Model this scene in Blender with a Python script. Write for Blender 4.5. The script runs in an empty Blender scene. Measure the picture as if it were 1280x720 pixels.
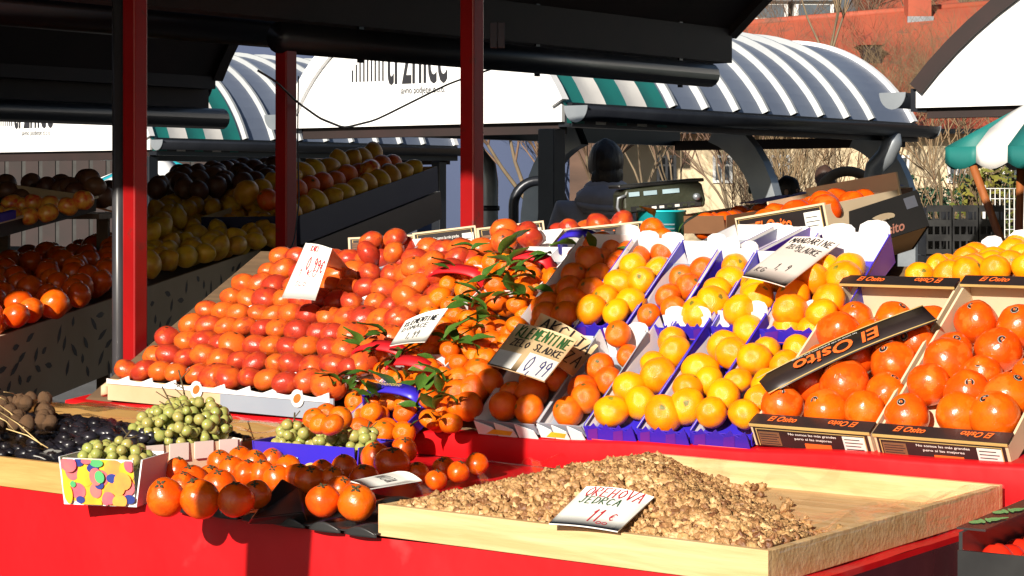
import bpy, math, random
import numpy as np
from mathutils import Vector, Matrix, noise
random.seed(7)
R = math.radians
PI = math.pi
sc = bpy.context.scene
col = sc.collection
V = Vector
# ------------------------------------------------------------------ camera model
F, ZC, HY = 2560.0, 1.5, 240.0
SX, SY = .802, -.598          # stall axis s (to the right, nearer), t (to the right, away)
TX, TY = .598, .802
OX, OY = .394, 3.152
SV, TV, UP = V((SX, SY, 0)), V((TX, TY, 0)), V((0, 0, 1))
def W(px, py, Y): return V(((px-640)/F*Y, Y, ZC+(HY-py)/F*Y))
def G(px, py, z):
    Y = (ZC-z)*F/(py-HY); return V(((px-640)/F*Y, Y, z))
def ST(s, t, z=0): return V((OX+s*SX+t*TX, OY+s*SY+t*TY, z))
def proj(p): return (640+p.x/p.y*F, HY-(p.z-ZC)/p.y*F)
K, T0, ZB = .56, .936, .965    # the sloping display
def PL(px, py, lift=0):
    dx, dz = (px-640)/F, (HY-py)/F
    # z = ZB + K*(t-T0)+lift ; t=(x-OX)*TX+(y-OY)*TY
    a = dz-K*(dx*TX+TY); b = ZB+lift-ZC+K*(-OX*TX-OY*TY-T0)
    Y = b/a
    return V((dx*Y, Y, ZC+dz*Y))
def stt(p): 
    dx, dy = p.x-OX, p.y-OY
    return dx*SX+dy*SY, dx*TX+dy*TY
def frame(p0, p1, p2):
    x = (p1-p0).normalized(); y = (p2-p0); y = (y-x*y.dot(x)).normalized(); z = x.cross(y)
    return Matrix(((x.x, y.x, z.x, p0.x), (x.y, y.y, z.y, p0.y), (x.z, y.z, z.z, p0.z), (0, 0, 0, 1)))
YT = (TV+UP*K).normalized()
def slopeframe(p): return frame(p, p+SV, p+YT)
STM = frame(ST(0, 0), ST(1, 0), ST(0, 1))        # local (s,t,z) -> world
# ------------------------------------------------------------------ objects
def link(o, parent=None):
    col.objects.link(o)
    if parent is not None: o.parent = parent
    return o
def tag(o, label=None, cat=None, group=None, kind=None):
    if label: o['label'] = label
    if cat: o['category'] = cat
    if group: o['group'] = group
    if kind: o['kind'] = kind
    return o
def thing(name, label, cat, M=None, group=None):
    o = bpy.data.objects.new(name, None); o.empty_display_size = .05
    link(o)
    if M is not None: o.matrix_world = M if isinstance(M, Matrix) else Matrix.Translation(M)
    return tag(o, label, cat, group)
ORD = ['', 'first', 'second', 'third', 'fourth', 'fifth', 'sixth', 'seventh', 'eighth', 'ninth', 'tenth', 'eleventh', 'twelfth',
       'thirteenth', 'fourteenth', 'fifteenth', 'sixteenth', 'seventeenth', 'eighteenth', 'nineteenth', 'twentieth']
class MB:
    def __init__(s): s.v = []; s.f = []; s.m = []; s.s = []
    def add(s, vs, fs, mi=0, smooth=False, M=None):
        b = len(s.v)
        for v in vs:
            s.v.append(tuple(M @ V(v)) if M is not None else tuple(v))
        for i, f in enumerate(fs):
            s.f.append([b+k for k in f]); s.m.append(mi[i] if isinstance(mi, (list, tuple)) else mi); s.s.append(smooth)
        return s
    def box(s, lo, hi, mi=0, M=None):
        x0, y0, z0 = lo; x1, y1, z1 = hi
        vs = [(x0,y0,z0),(x1,y0,z0),(x1,y1,z0),(x0,y1,z0),(x0,y0,z1),(x1,y0,z1),(x1,y1,z1),(x0,y1,z1)]
        fs = [(0,3,2,1),(4,5,6,7),(0,1,5,4),(1,2,6,5),(2,3,7,6),(3,0,4,7)]   # bottom top front right back left
        return s.add(vs, fs, mi, False, M)
    def hexa(s, vs, mi=0, M=None):
        return s.add(vs, [(0,3,2,1),(4,5,6,7),(0,1,5,4),(1,2,6,5),(2,3,7,6),(3,0,4,7)], mi, False, M)
    def prism(s, poly, y0, y1, mi=0, M=None, mside=None, mback=None):
        """outline in x,z extruded along y (front = y0)."""
        n = len(poly)
        vs = [(p[0], y0, p[1]) for p in poly]+[(p[0], y1, p[1]) for p in poly]
        fs = [tuple(range(n)), tuple(reversed(range(n, 2*n)))]+[((i+1) % n, i, n+i, n+(i+1) % n) for i in range(n)]
        ms = [mi, mi if mback is None else mback]+[mi if mside is None else mside]*n
        return s.add(vs, fs, ms, False, M)
    def tube(s, pts, r, n=8, mi=0, M=None, cap=True, smooth=True):
        pts = [V(p) for p in pts]; m = len(pts); vs = []; fs = []; prev = None
        for i, p in enumerate(pts):
            d = (pts[min(i+1, m-1)]-pts[max(i-1, 0)])
            d = d.normalized() if d.length > 1e-9 else V((0, 0, 1))
            if prev is None:
                a = V((0, 0, 1)) if abs(d.z) < .9 else V((1, 0, 0)); u = d.cross(a).normalized()
            else:
                u = prev-d*prev.dot(d); u = u.normalized() if u.length > 1e-6 else d.orthogonal().normalized()
            prev = u; w = d.cross(u); rr = r[i] if isinstance(r, (list, tuple)) else r
            for k in range(n):
                a = 2*PI*k/n; vs.append(p+u*(math.cos(a)*rr)+w*(math.sin(a)*rr))
        for i in range(m-1):
            for k in range(n):
                fs.append((i*n+k, i*n+(k+1) % n, (i+1)*n+(k+1) % n, (i+1)*n+k))
        if cap: fs += [tuple(reversed(range(n))), tuple(range((m-1)*n, m*n))]
        return s.add(vs, fs, mi, smooth, M)
    def bar(s, a, b, w, h, mi=0, M=None, up=UP):
        """square bar a->b, w across, h along up"""
        a, b = V(a), V(b); d = (b-a).normalized(); u = up if abs(d.dot(up)) < .95 else V((1, 0, 0))
        x = d.cross(u).normalized(); u = x.cross(d)
        vs = []
        for p in (a, b):
            for i, j in ((-1,-1),(1,-1),(1,1),(-1,1)): vs.append(p+x*(i*w/2)+u*(j*h/2))
        return s.add(vs, [(0,1,2,3),(7,6,5,4),(0,4,5,1),(1,5,6,2),(2,6,7,3),(3,7,4,0)], mi, False, M)
    def lathe(s, prof, n=24, mi=0, M=None, smooth=True):
        vs = []; fs = []; m = len(prof)
        for r, z in prof:
            for k in range(n):
                a = 2*PI*k/n; vs.append((r*math.cos(a), r*math.sin(a), z))
        for i in range(m-1):
            for k in range(n): fs.append((i*n+k, i*n+(k+1) % n, (i+1)*n+(k+1) % n, (i+1)*n+k))
        if prof[0][0] > 1e-5: fs.append(tuple(reversed(range(n))))
        if prof[-1][0] > 1e-5: fs.append(tuple(range((m-1)*n, m*n)))
        return s.add(vs, fs, mi, smooth, M)
    def grid(s, fn, nu, nv, mi=0, smooth=True, M=None):
        vs = [fn(i/nu, j/nv) for j in range(nv+1) for i in range(nu+1)]
        fs = [(j*(nu+1)+i, j*(nu+1)+i+1, (j+1)*(nu+1)+i+1, (j+1)*(nu+1)+i) for j in range(nv) for i in range(nu)]
        return s.add(vs, fs, mi, smooth, M)
    def mesh(s, name, mats):
        me = bpy.data.meshes.new(name); me.from_pydata(s.v, [], s.f); 
        for m in (mats if isinstance(mats, (list, tuple)) else [mats]): me.materials.append(m)
        me.polygons.foreach_set('material_index', s.m); me.polygons.foreach_set('use_smooth', s.s); me.update()
        return me
    def build(s, name, mats, parent=None, bevel=0, solid=0):
        o = bpy.data.objects.new(name, s.mesh(name, mats)); link(o, parent)
        if solid:
            md = o.modifiers.new('t', 'SOLIDIFY'); md.thickness = solid; md.offset = 0
        if bevel:
            md = o.modifiers.new('b', 'BEVEL'); md.width = bevel; md.segments = 2; md.limit_method = 'ANGLE'; md.angle_limit = R(40)
        return o
# ------------------------------------------------------------------ materials
def mat(name, c1, c2=None, scale=8, rough=.6, bump=0, bscale=60, detail=4, metal=0, coat=0, spec=.5, mix=(.35, .65), rnd=0, sss=0, stretch=None, dist=0, sheen=0):
    m = bpy.data.materials.new(name); m.use_nodes = True; nt = m.node_tree; n = nt.nodes; l = nt.links
    b = n['Principled BSDF']; b.inputs['Roughness'].default_value = rough; b.inputs['Metallic'].default_value = metal
    b.inputs['Specular IOR Level'].default_value = spec; b.inputs['Coat Weight'].default_value = coat; b.inputs['Coat Roughness'].default_value = .15
    b.inputs['Sheen Weight'].default_value = sheen
    tc = n.new('ShaderNodeTexCoord'); mp = n.new('ShaderNodeMapping'); l.new(tc.outputs['Object'], mp.inputs['Vector'])
    oi = n.new('ShaderNodeObjectInfo')
    vm = n.new('ShaderNodeVectorMath'); vm.operation = 'MULTIPLY_ADD'
    cx = n.new('ShaderNodeCombineXYZ'); 
    mr = n.new('ShaderNodeMath'); mr.operation = 'MULTIPLY'; mr.inputs[1].default_value = 37.0; l.new(oi.outputs['Random'], mr.inputs[0])
    for i in range(3): l.new(mr.outputs[0], cx.inputs[i])
    va = n.new('ShaderNodeVectorMath'); va.operation = 'ADD'; l.new(mp.outputs[0], va.inputs[0]); l.new(cx.outputs[0], va.inputs[1])
    n.remove(vm)
    if stretch: mp.inputs['Scale'].default_value = stretch
    vec = va.outputs[0]
    if c2 is None:
        c2 = tuple(x*.8 for x in c1)
    nz = n.new('ShaderNodeTexNoise'); nz.inputs['Scale'].default_value = scale; nz.inputs['Detail'].default_value = detail; nz.inputs['Distortion'].default_value = dist
    l.new(vec, nz.inputs['Vector'])
    mrng = n.new('ShaderNodeMapRange'); mrng.inputs['From Min'].default_value = mix[0]; mrng.inputs['From Max'].default_value = mix[1]
    l.new(nz.outputs['Fac'], mrng.inputs['Value'])
    mx = n.new('ShaderNodeMix'); mx.data_type = 'RGBA'; mx.inputs[6].default_value = (*c1, 1); mx.inputs[7].default_value = (*c2, 1)
    fac = mrng.outputs[0]
    if rnd:
        ad = n.new('ShaderNodeMath'); ad.operation = 'MULTIPLY_ADD'; ad.use_clamp = True
        sb = n.new('ShaderNodeMath'); sb.operation = 'SUBTRACT'; sb.inputs[1].default_value = .5; l.new(oi.outputs['Random'], sb.inputs[0])
        l.new(sb.outputs[0], ad.inputs[0]); ad.inputs[1].default_value = rnd; l.new(fac, ad.inputs[2]); fac = ad.outputs[0]
    l.new(fac, mx.inputs[0]); l.new(mx.outputs[2], b.inputs['Base Color'])
    if bump:
        nb = n.new('ShaderNodeTexNoise'); nb.inputs['Scale'].default_value = bscale; nb.inputs['Detail'].default_value = 3; l.new(vec, nb.inputs['Vector'])
        bp = n.new('ShaderNodeBump'); bp.inputs['Strength'].default_value = bump; bp.inputs['Distance'].default_value = .01; l.new(nb.outputs['Fac'], bp.inputs['Height'])
        l.new(bp.outputs[0], b.inputs['Normal'])
    if sss:
        b.inputs['Subsurface Weight'].default_value = sss; b.inputs['Subsurface Radius'].default_value = (.02, .006, .002); b.inputs['Subsurface Scale'].default_value = .6
    m['mixnode'] = mx.name
    return m
def spots(m, c, scale, size, amount=1):
    """dark flecks / blemishes over a mat()"""
    nt = m.node_tree; n = nt.nodes; l = nt.links; b = n['Principled BSDF']; src = b.inputs['Base Color'].links[0].from_socket
    tc = n.new('ShaderNodeTexCoord'); nz = n.new('ShaderNodeTexNoise'); nz.inputs['Scale'].default_value = scale; nz.inputs['Detail'].default_value = 6
    oi = n.new('ShaderNodeObjectInfo'); va = n.new('ShaderNodeVectorMath'); va.operation = 'ADD'
    l.new(tc.outputs['Object'], va.inputs[0])
    k = n.new('ShaderNodeMath'); k.operation = 'MULTIPLY'; k.inputs[1].default_value = 91; l.new(oi.outputs['Random'], k.inputs[0]); l.new(k.outputs[0], va.inputs[1])
    l.new(va.outputs[0], nz.inputs['Vector'])
    r = n.new('ShaderNodeMapRange'); r.inputs['From Min'].default_value = size; r.inputs['From Max'].default_value = size+.06; r.inputs['To Max'].default_value = amount
    l.new(nz.outputs['Fac'], r.inputs['Value'])
    mx = n.new('ShaderNodeMix'); mx.data_type = 'RGBA'; mx.inputs[7].default_value = (*c, 1); l.new(src, mx.inputs[6]); l.new(r.outputs[0], mx.inputs[0])
    l.new(mx.outputs[2], b.inputs['Base Color']); return m
def clear_film(name, amount=.12, fk=.35, tint=(1, 1, 1), rough=.12, bs=14):
    m = bpy.data.materials.new(name); m.use_nodes = True; nt = m.node_tree; n = nt.nodes; l = nt.links
    n.remove(n['Principled BSDF']); out = n['Material Output']
    tr = n.new('ShaderNodeBsdfTransparent'); tr.inputs['Color'].default_value = (*tint, 1)
    gl = n.new('ShaderNodeBsdfGlossy'); gl.inputs['Roughness'].default_value = rough
    ms = n.new('ShaderNodeMixShader'); fr = n.new('ShaderNodeFresnel'); fr.inputs['IOR'].default_value = 1.4
    ad = n.new('ShaderNodeMath'); ad.operation = 'MULTIPLY_ADD'; ad.inputs[1].default_value = .35; ad.inputs[2].default_value = amount; ad.use_clamp = True
    l.new(fr.outputs[0], ad.inputs[0]); ad.inputs[1].default_value = fk; l.new(ad.outputs[0], ms.inputs[0]); l.new(tr.outputs[0], ms.inputs[1]); l.new(gl.outputs[0], ms.inputs[2])
    nz = n.new('ShaderNodeTexNoise'); nz.inputs['Scale'].default_value = bs; nz.inputs['Detail'].default_value = 5
    bp = n.new('ShaderNodeBump'); bp.inputs['Strength'].default_value = .18; bp.inputs['Distance'].default_value = .01
    l.new(nz.outputs['Fac'], bp.inputs['Height']); l.new(bp.outputs[0], gl.inputs['Normal'])
    l.new(ms.outputs[0], out.inputs['Surface']); return m
M = {}
M['pers_soft'] = spots(mat('persimmon_soft', (.66,.115,.014), (.40,.034,.016), scale=1.1, rough=.30, rnd=1.5, sss=.06, spec=.4, bump=.12, bscale=9), (.22,.03,.02), 2.6, .60, .55)
M['pers_firm'] = spots(mat('persimmon_firm', (.76,.118,.003), (.68,.068,.003), scale=1.5, rough=.26, rnd=.9, sss=.05, coat=.08, bump=.10, bscale=8), (.86,.22,.03), 1.3, .56, .3)
M['orange'] = mat('orange_peel', (.76,.150,.003), (.68,.085,.003), scale=1.6, rough=.31, rnd=.9, bump=.3, bscale=22, sss=.06)
M['mandarin'] = mat('mandarin_peel', (.94,.365,.002), (.88,.235,.002), scale=1.4, rough=.28, rnd=1.3, bump=.28, bscale=22, sss=.06)
M['clem'] = mat('clementine_peel', (.80,.175,.003), (.72,.105,.003), scale=1.6, rough=.28, rnd=.9, bump=.3, bscale=22, sss=.06)
def scar(m, c, cut=.965):
    nt = m.node_tree; n = nt.nodes; l = nt.links; b = n['Principled BSDF']; src = b.inputs['Base Color'].links[0].from_socket
    tc = n.new('ShaderNodeTexCoord'); vn = n.new('ShaderNodeVectorMath'); vn.operation = 'NORMALIZE'; l.new(tc.outputs['Object'], vn.inputs[0])
    sx = n.new('ShaderNodeSeparateXYZ'); l.new(vn.outputs[0], sx.inputs[0]); nz = n.new('ShaderNodeTexNoise'); nz.inputs['Scale'].default_value = 7; l.new(tc.outputs['Object'], nz.inputs['Vector'])
    ad = n.new('ShaderNodeMath'); ad.operation = 'MULTIPLY_ADD'; ad.inputs[1].default_value = .05; l.new(nz.outputs['Fac'], ad.inputs[0]); l.new(sx.outputs[2], ad.inputs[2])
    r = n.new('ShaderNodeMapRange'); r.inputs['From Min'].default_value = cut+.02; r.inputs['From Max'].default_value = cut+.035; l.new(ad.outputs[0], r.inputs['Value'])
    mx = n.new('ShaderNodeMix'); mx.data_type = 'RGBA'; mx.inputs[7].default_value = (*c, 1); l.new(src, mx.inputs[6]); l.new(r.outputs[0], mx.inputs[0]); l.new(mx.outputs[2], b.inputs['Base Color'])
for k_, c_, q_ in (('orange', (.07,.09,.02), .985), ('mandarin', (.16,.15,.02), .98), ('clem', (.07,.09,.02), .982), ('pers_soft', (.05,.02,.012), .985)): scar(M[k_], c_, q_)
spots(M['mandarin'], (.50,.42,.02), .9, .62, .4); spots(M['orange'], (.62,.20,.02), 1.2, .6, .6)
M['blue_shaded'] = mat('shaded_blue_card', (.006,.008,.045), (.01,.012,.05), rough=.6)  # blue card darkened in colour to stand for the stall's shade
M['apple'] = mat('apple_skin', (.62,.05,.02), (.80,.42,.05), scale=1.8, rough=.28, rnd=.6, coat=.2)
M['lemon'] = mat('lemon_peel', (.72,.42,.02), (.60,.26,.02), scale=1.8, rough=.4, rnd=.9, bump=.15, bscale=16)
M['grape'] = mat('grape_skin', (.31,.34,.09), (.36,.32,.10), scale=1.5, rough=.25, rnd=1.2, sss=.2)
M['tomato'] = mat('tomato_skin', (.66,.02,.008), (.58,.03,.01), scale=1.5, rough=.16, rnd=.6, coat=.4)
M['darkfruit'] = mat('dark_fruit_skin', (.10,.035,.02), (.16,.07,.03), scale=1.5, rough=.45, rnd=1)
M['leaf'] = mat('citrus_leaf', (.03,.085,.012), (.07,.15,.02), scale=30, rough=.38, rnd=1)
M['stem'] = mat('woody_stem', (.10,.07,.03), rough=.8)
M['calyx'] = mat('dry_calyx', (.03,.03,.012), (.07,.06,.02), rough=.8)
M['stk_dark'] = mat('sticker_ink', (.02,.014,.014), rough=.4)
M['stk_pale'] = mat('sticker_paper', (.75,.62,.50), rough=.4)
def wood(name, c1, c2, stretch=(1.2, 14, 14)):
    return mat(name, c1, c2, scale=3.2, rough=.62, stretch=stretch, bump=.15, bscale=9, detail=6, dist=.6)
M['wood'] = spots(wood('pale_pine_board', (.66,.46,.235), (.55,.34,.145)), (.30,.16,.06), 3, .66, .6)
M['wood2'] = wood('golden_pine_board', (.55,.33,.11), (.45,.24,.07))
M['woodred'] = wood('varnished_pole', (.33,.10,.02), (.22,.06,.012), stretch=(14, 14, 1.5))
M['red_cloth'] = spots(mat('red_plastic_cloth', (.62,.007,.011), (.48,.005,.008), scale=2.2, rough=.42, bump=.5, bscale=6, spec=.4, detail=8), (.45,.05,.05), 5, .66, .5)
M['red_paint'] = spots(mat('red_post_paint', (.30,.005,.006), (.24,.004,.005), scale=5, rough=.35), (.12,.02,.015), 14, .64, .8)
M['red_tag'] = mat('red_handle_board', (.70,.012,.02), rough=.5)
M['white_card'] = mat('white_card_lining', (.82,.80,.80), (.74,.70,.70), scale=4, rough=.55, bump=.06, bscale=20)
M['paper'] = mat('paper_card', (.84,.83,.78), (.76,.74,.68), scale=5, rough=.6)
M['pink_paper'] = mat('pinkish_card', (.76,.66,.60), (.70,.58,.52), scale=5, rough=.6)
M['tan_paper'] = mat('tan_card', (.60,.44,.25), (.50,.34,.17), scale=5, rough=.6)
M['kraft'] = mat('kraft_board', (.58,.43,.26), (.48,.34,.19), scale=5, rough=.7, bump=.05)
M['cream'] = mat('cream_board', (.70,.56,.38), (.62,.47,.30), scale=5, rough=.65)
M['greyboard'] = mat('grey_blue_board', (.25,.28,.34), (.31,.34,.38), scale=3, rough=.55)
M['blue_card'] = mat('blue_print_card', (.028,.018,.50), (.04,.02,.38), scale=5, rough=.38, spec=.5)
M['purple_card'] = mat('purple_print_card', (.13,.022,.30), (.08,.018,.32), scale=5, rough=.38)
M['black_card'] = mat('black_print_card', (.016,.012,.012), (.028,.018,.018), scale=6, rough=.4)
M['black_matte'] = mat('black_matte_board', (.004,.004,.004), (.007,.006,.006), scale=6, rough=.85, spec=.2)
M['gold'] = mat('gold_print', (.58,.40,.14), rough=.5)
M['logo'] = mat('orange_logo_ink', (.85,.17,.03), (.80,.12,.02), rough=.5)
M['white_ink'] = mat('white_ink', (.80,.78,.74), rough=.5)
M['red_ink'] = mat('red_marker', (.62,.02,.04), rough=.5)
M['green_ink'] = mat('green_marker', (.03,.12,.035), rough=.5)
M['black_ink'] = mat('black_marker', (.02,.02,.025), rough=.5)
M['blue_ink'] = mat('blue_marker', (.03,.035,.18), rough=.5)
M['walnut'] = None
M['film'] = clear_film('clear_plastic_film', .004, fk=.14, bs=7)
M['film_p'] = clear_film('dusty_film', .07, bs=10)
M['film2'] = clear_film('clear_plastic_skirt', .10, tint=(.72, .62, .62), rough=.08, bs=9)
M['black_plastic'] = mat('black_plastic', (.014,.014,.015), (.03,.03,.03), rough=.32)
M['steel'] = mat('galvanised_steel', (.34,.37,.40), (.26,.29,.32), scale=4, rough=.42, metal=.55)
M['grey_pipe'] = mat('grey_pipe', (.045,.045,.05), (.03,.03,.035), scale=5, rough=.3)
M['roof_metal'] = spots(mat('ribbed_roof_metal', (.15,.18,.245), (.115,.14,.20), scale=1.2, rough=.45, metal=0), (.08,.07,.06), 7, .68, .5)
M['rib'] = mat('roof_rib_metal', (.34,.36,.37), (.29,.31,.33), scale=2, rough=.5)
M['dark_metal'] = mat('dark_gutter_metal', (.012,.014,.020), (.020,.023,.030), scale=3, rough=.35, metal=.3)
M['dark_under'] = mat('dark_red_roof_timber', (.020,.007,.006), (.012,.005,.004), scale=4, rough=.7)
M['gable_white'] = mat('white_gable_sheet', (.82,.82,.82), (.76,.76,.76), scale=1.5, rough=.5)
spots(M['gable_white'], (.50,.49,.46), .8, .62, .35)
M['teal'] = mat('teal_awning', (.006,.16,.14), (.008,.13,.12), scale=4, rough=.6, bump=.2, bscale=6)
M['awn_white'] = mat('white_awning', (.70,.68,.64), (.60,.58,.55), scale=4, rough=.65, bump=.2, bscale=6)
M['turq'] = mat('turquoise_bucket', (.02,.60,.66), (.018,.55,.62), rough=.4)
M['olive'] = mat('olive_housing', (.022,.026,.014), (.032,.036,.02), rough=.45, bump=.1)
M['lcd'] = mat('pale_display', (.35,.48,.55), rough=.2)
M['coat'] = mat('grey_coat_fabric', (.42,.41,.47), (.34,.33,.38), scale=12, rough=.75, bump=.15, bscale=40)
M['hair'] = mat('black_hair', (.012,.009,.008), (.030,.022,.018), scale=40, rough=.5, stretch=(1, 1, .12), bump=.6, bscale=60)
M['brown_hair'] = mat('brown_hair', (.05,.022,.012), rough=.6)
M['skin'] = mat('skin', (.55,.30,.20), rough=.5)
M['jeans'] = mat('dark_trousers', (.02,.02,.03), rough=.8)
M['green_cap'] = mat('dark_green_cap', (.012,.03,.022), rough=.8)
M['house_wall'] = spots(mat('cream_render', (.68,.56,.37), (.60,.48,.31), scale=.5, rough=.85, bump=.1, bscale=3), (.35,.26,.16), .8, .62, .5)
M['red_roof'] = spots(mat('red_roof_tiles', (.36,.078,.036), (.27,.055,.028), scale=.6, rough=.75, bump=.5, bscale=6), (.10,.07,.05), 1.5, .6, .6)
M['dark_roof'] = mat('grey_slate', (.12,.13,.14), (.09,.10,.11), scale=1, rough=.6)
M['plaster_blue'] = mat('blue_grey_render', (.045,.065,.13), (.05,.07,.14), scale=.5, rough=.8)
M['plaster_grey'] = mat('grey_render', (.05,.055,.075), rough=.8)
M['win_glass'] = mat('window_glass', (.06,.075,.09), (.09,.11,.13), scale=1, rough=.08)
M['win_frame'] = mat('white_window_frame', (.72,.72,.70), rough=.5)
M['bark'] = mat('grey_bark', (.13,.095,.06), (.20,.15,.09), scale=7, rough=.9, bump=.4, bscale=20, stretch=(1, 1, .25))
M['twig'] = mat('brown_twigs', (.13,.075,.05), (.19,.12,.075), scale=1, rough=.9, rnd=1)
M['twig_y'] = mat('yellowish_twigs', (.24,.17,.09), (.18,.11,.06), scale=1, rough=.9)  # paler, yellower brown than the other twigs
M['ivy'] = mat('ivy_leaves', (.05,.09,.018), (.22,.19,.03), scale=2, rough=.5)
M['hedge'] = mat('hedge_leaves', (.02,.055,.028), (.03,.075,.03), scale=2, rough=.5)
M['asphalt'] = mat('grey_paving', (.10,.098,.095), (.075,.073,.07), scale=2, rough=.85, bump=.2, bscale=30)
M['hill'] = mat('brown_hillside', (.085,.05,.034), (.15,.085,.055), scale=.35, rough=.95, bump=.6, bscale=2, detail=8)
M['wall_stone'] = mat('pale_stone', (.46,.40,.30), (.36,.30,.22), scale=2, rough=.9, bump=.3, bscale=8)
M['tablewood'] = wood('stall_timber', (.16,.10,.055), (.11,.07,.04))
M['plum'] = mat('plum_shade', (.075,.018,.028), (.10,.025,.03), scale=3, rough=.16, bump=.25, bscale=7)  # plum tone stands in for shade on the red cloth's end
M['net'] = mat('straw_net', (.75,.55,.25), rough=.4)
M['prune'] = mat('prune_skin', (.012,.012,.02), (.022,.018,.022), scale=20, rough=.3)
M['shell'] = mat('walnut_shell', (.14,.07,.03), (.10,.05,.02), scale=40, rough=.7, bump=.5, bscale=60)
M['choc'] = mat('brown_slats', (.20,.09,.04), rough=.7)
M['cyan_w'] = mat('cyan_stripe', (.01,.34,.42), rough=.6)
M['print_y'] = mat('print_yellow', (.85,.52,.03), (.80,.36,.03), scale=20, rough=.4)
M['print_o'] = mat('print_peach', (.85,.38,.06), (.82,.25,.07), scale=20, rough=.4)
M['print_p'] = mat('print_pink', (.72,.10,.16), (.70,.18,.16), scale=20, rough=.4)
M['print_b'] = mat('print_blue', (.03,.05,.26), rough=.4)
M['print_g'] = mat('print_green', (.10,.45,.16), rough=.4)
# ------------------------------------------------------------------ lettering
_txt = {}
def text_mesh(body, material, shear=0, bold=0, ext=0):
    key = (body, material.name, shear, bold)
    if key in _txt: return _txt[key]
    cu = bpy.data.curves.new('lettering', 'FONT'); cu.body = body; cu.size = 1; cu.shear = shear; cu.offset = bold; cu.align_x = 'CENTER'; cu.align_y = 'CENTER'; cu.extrude = ext; cu.resolution_u = 3
    o = bpy.data.objects.new('lettering', cu); col.objects.link(o)
    dg = bpy.context.evaluated_depsgraph_get(); dg.update()
    me = bpy.data.meshes.new_from_object(o.evaluated_get(dg)); bpy.data.objects.remove(o); bpy.data.curves.remove(cu)
    me.materials.clear(); me.materials.append(material)
    xs = [v.co.x for v in me.vertices]; ys = [v.co.y for v in me.vertices]
    cx, cy = (max(xs)+min(xs))/2, (max(ys)+min(ys))/2; w, h = max(xs)-min(xs), max(ys)-min(ys)
    for v in me.vertices: v.co.x = (v.co.x-cx)/w; v.co.y = (v.co.y-cy)/h
    _txt[key] = me; return me
def lettering(body, material, parent, center, xdir, ydir, w, h, shear=0, bold=0, name='lettering'):
    """flat lettering centred at `center` in the parent's local space"""
    me = text_mesh(body, material, shear, bold); o = bpy.data.objects.new(name, me); link(o, parent)
    x, y = V(xdir).normalized(), V(ydir).normalized(); z = x.cross(y); c = V(center)
    o.matrix_local = Matrix(((x.x*w, y.x*h, z.x, c.x), (x.y*w, y.y*h, z.y, c.y), (x.z*w, y.z*h, z.z, c.z), (0, 0, 0, 1)))
    return o
STROKE = {
 'A': [[(0,0),(.3,1),(.6,0)],[(.12,.38),(.5,.38)]], 'B': [[(0,0),(0,1),(.4,.9),(.4,.6),(0,.52),(.48,.4),(.48,.1),(0,0)]],
 'C': [[(.55,.85),(.3,1),(.05,.75),(.05,.25),(.3,0),(.55,.15)]], 'D': [[(0,0),(0,1),(.4,.85),(.55,.5),(.4,.12),(0,0)]],
 'E': [[(.5,1),(0,1),(0,0),(.5,0)],[(0,.52),(.4,.52)]], 'H': [[(0,0),(0,1)],[(.5,0),(.5,1)],[(0,.5),(.5,.5)]],
 'I': [[(.15,0),(.15,1)]], 'J': [[(.1,1),(.5,1)],[(.35,1),(.35,.15),(.15,0),(0,.2)]], 'K': [[(0,0),(0,1)],[(.5,1),(0,.45),(.55,0)]],
 'L': [[(0,1),(0,0),(.45,0)]], 'M': [[(0,0),(.05,1),(.3,.4),(.55,1),(.6,0)]], 'N': [[(0,0),(0,1),(.5,0),(.5,1)]],
 'O': [[(.3,1),(.05,.7),(.05,.3),(.3,0),(.55,.3),(.55,.7),(.3,1)]], 'R': [[(0,0),(0,1),(.45,.9),(.45,.6),(0,.5),(.5,0)]],
 'S': [[(.5,.85),(.25,1),(.05,.8),(.45,.35),(.3,0),(0,.12)]], 'T': [[(0,1),(.6,1)],[(.3,1),(.3,0)]],
 'V': [[(0,1),(.28,0),(.55,1)]], 'Z': [[(0,1),(.5,1),(0,0),(.5,0)]], ' ': [],
 '0': [[(.3,1),(.05,.7),(.05,.3),(.3,0),(.55,.3),(.55,.7),(.3,1)]], '9': [[(.5,.7),(.3,.95),(.08,.8),(.1,.55),(.35,.5),(.52,.75),(.4,0)]],
 '1': [[(.1,.75),(.3,1),(.3,0)]], ',': [[(.1,.08),(.02,-.18)]], '€': [[(.6,.85),(.4,1),(.15,.75),(.15,.25),(.4,0),(.6,.15)],[(0,.6),(.45,.6)],[(0,.42),(.4,.42)]], '/': [[(0,0),(.4,1)]], 'G': [[(.55,.85),(.3,1),(.05,.75),(.05,.25),(.3,0),(.55,.2),(.55,.45),(.35,.45)]]}
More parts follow.
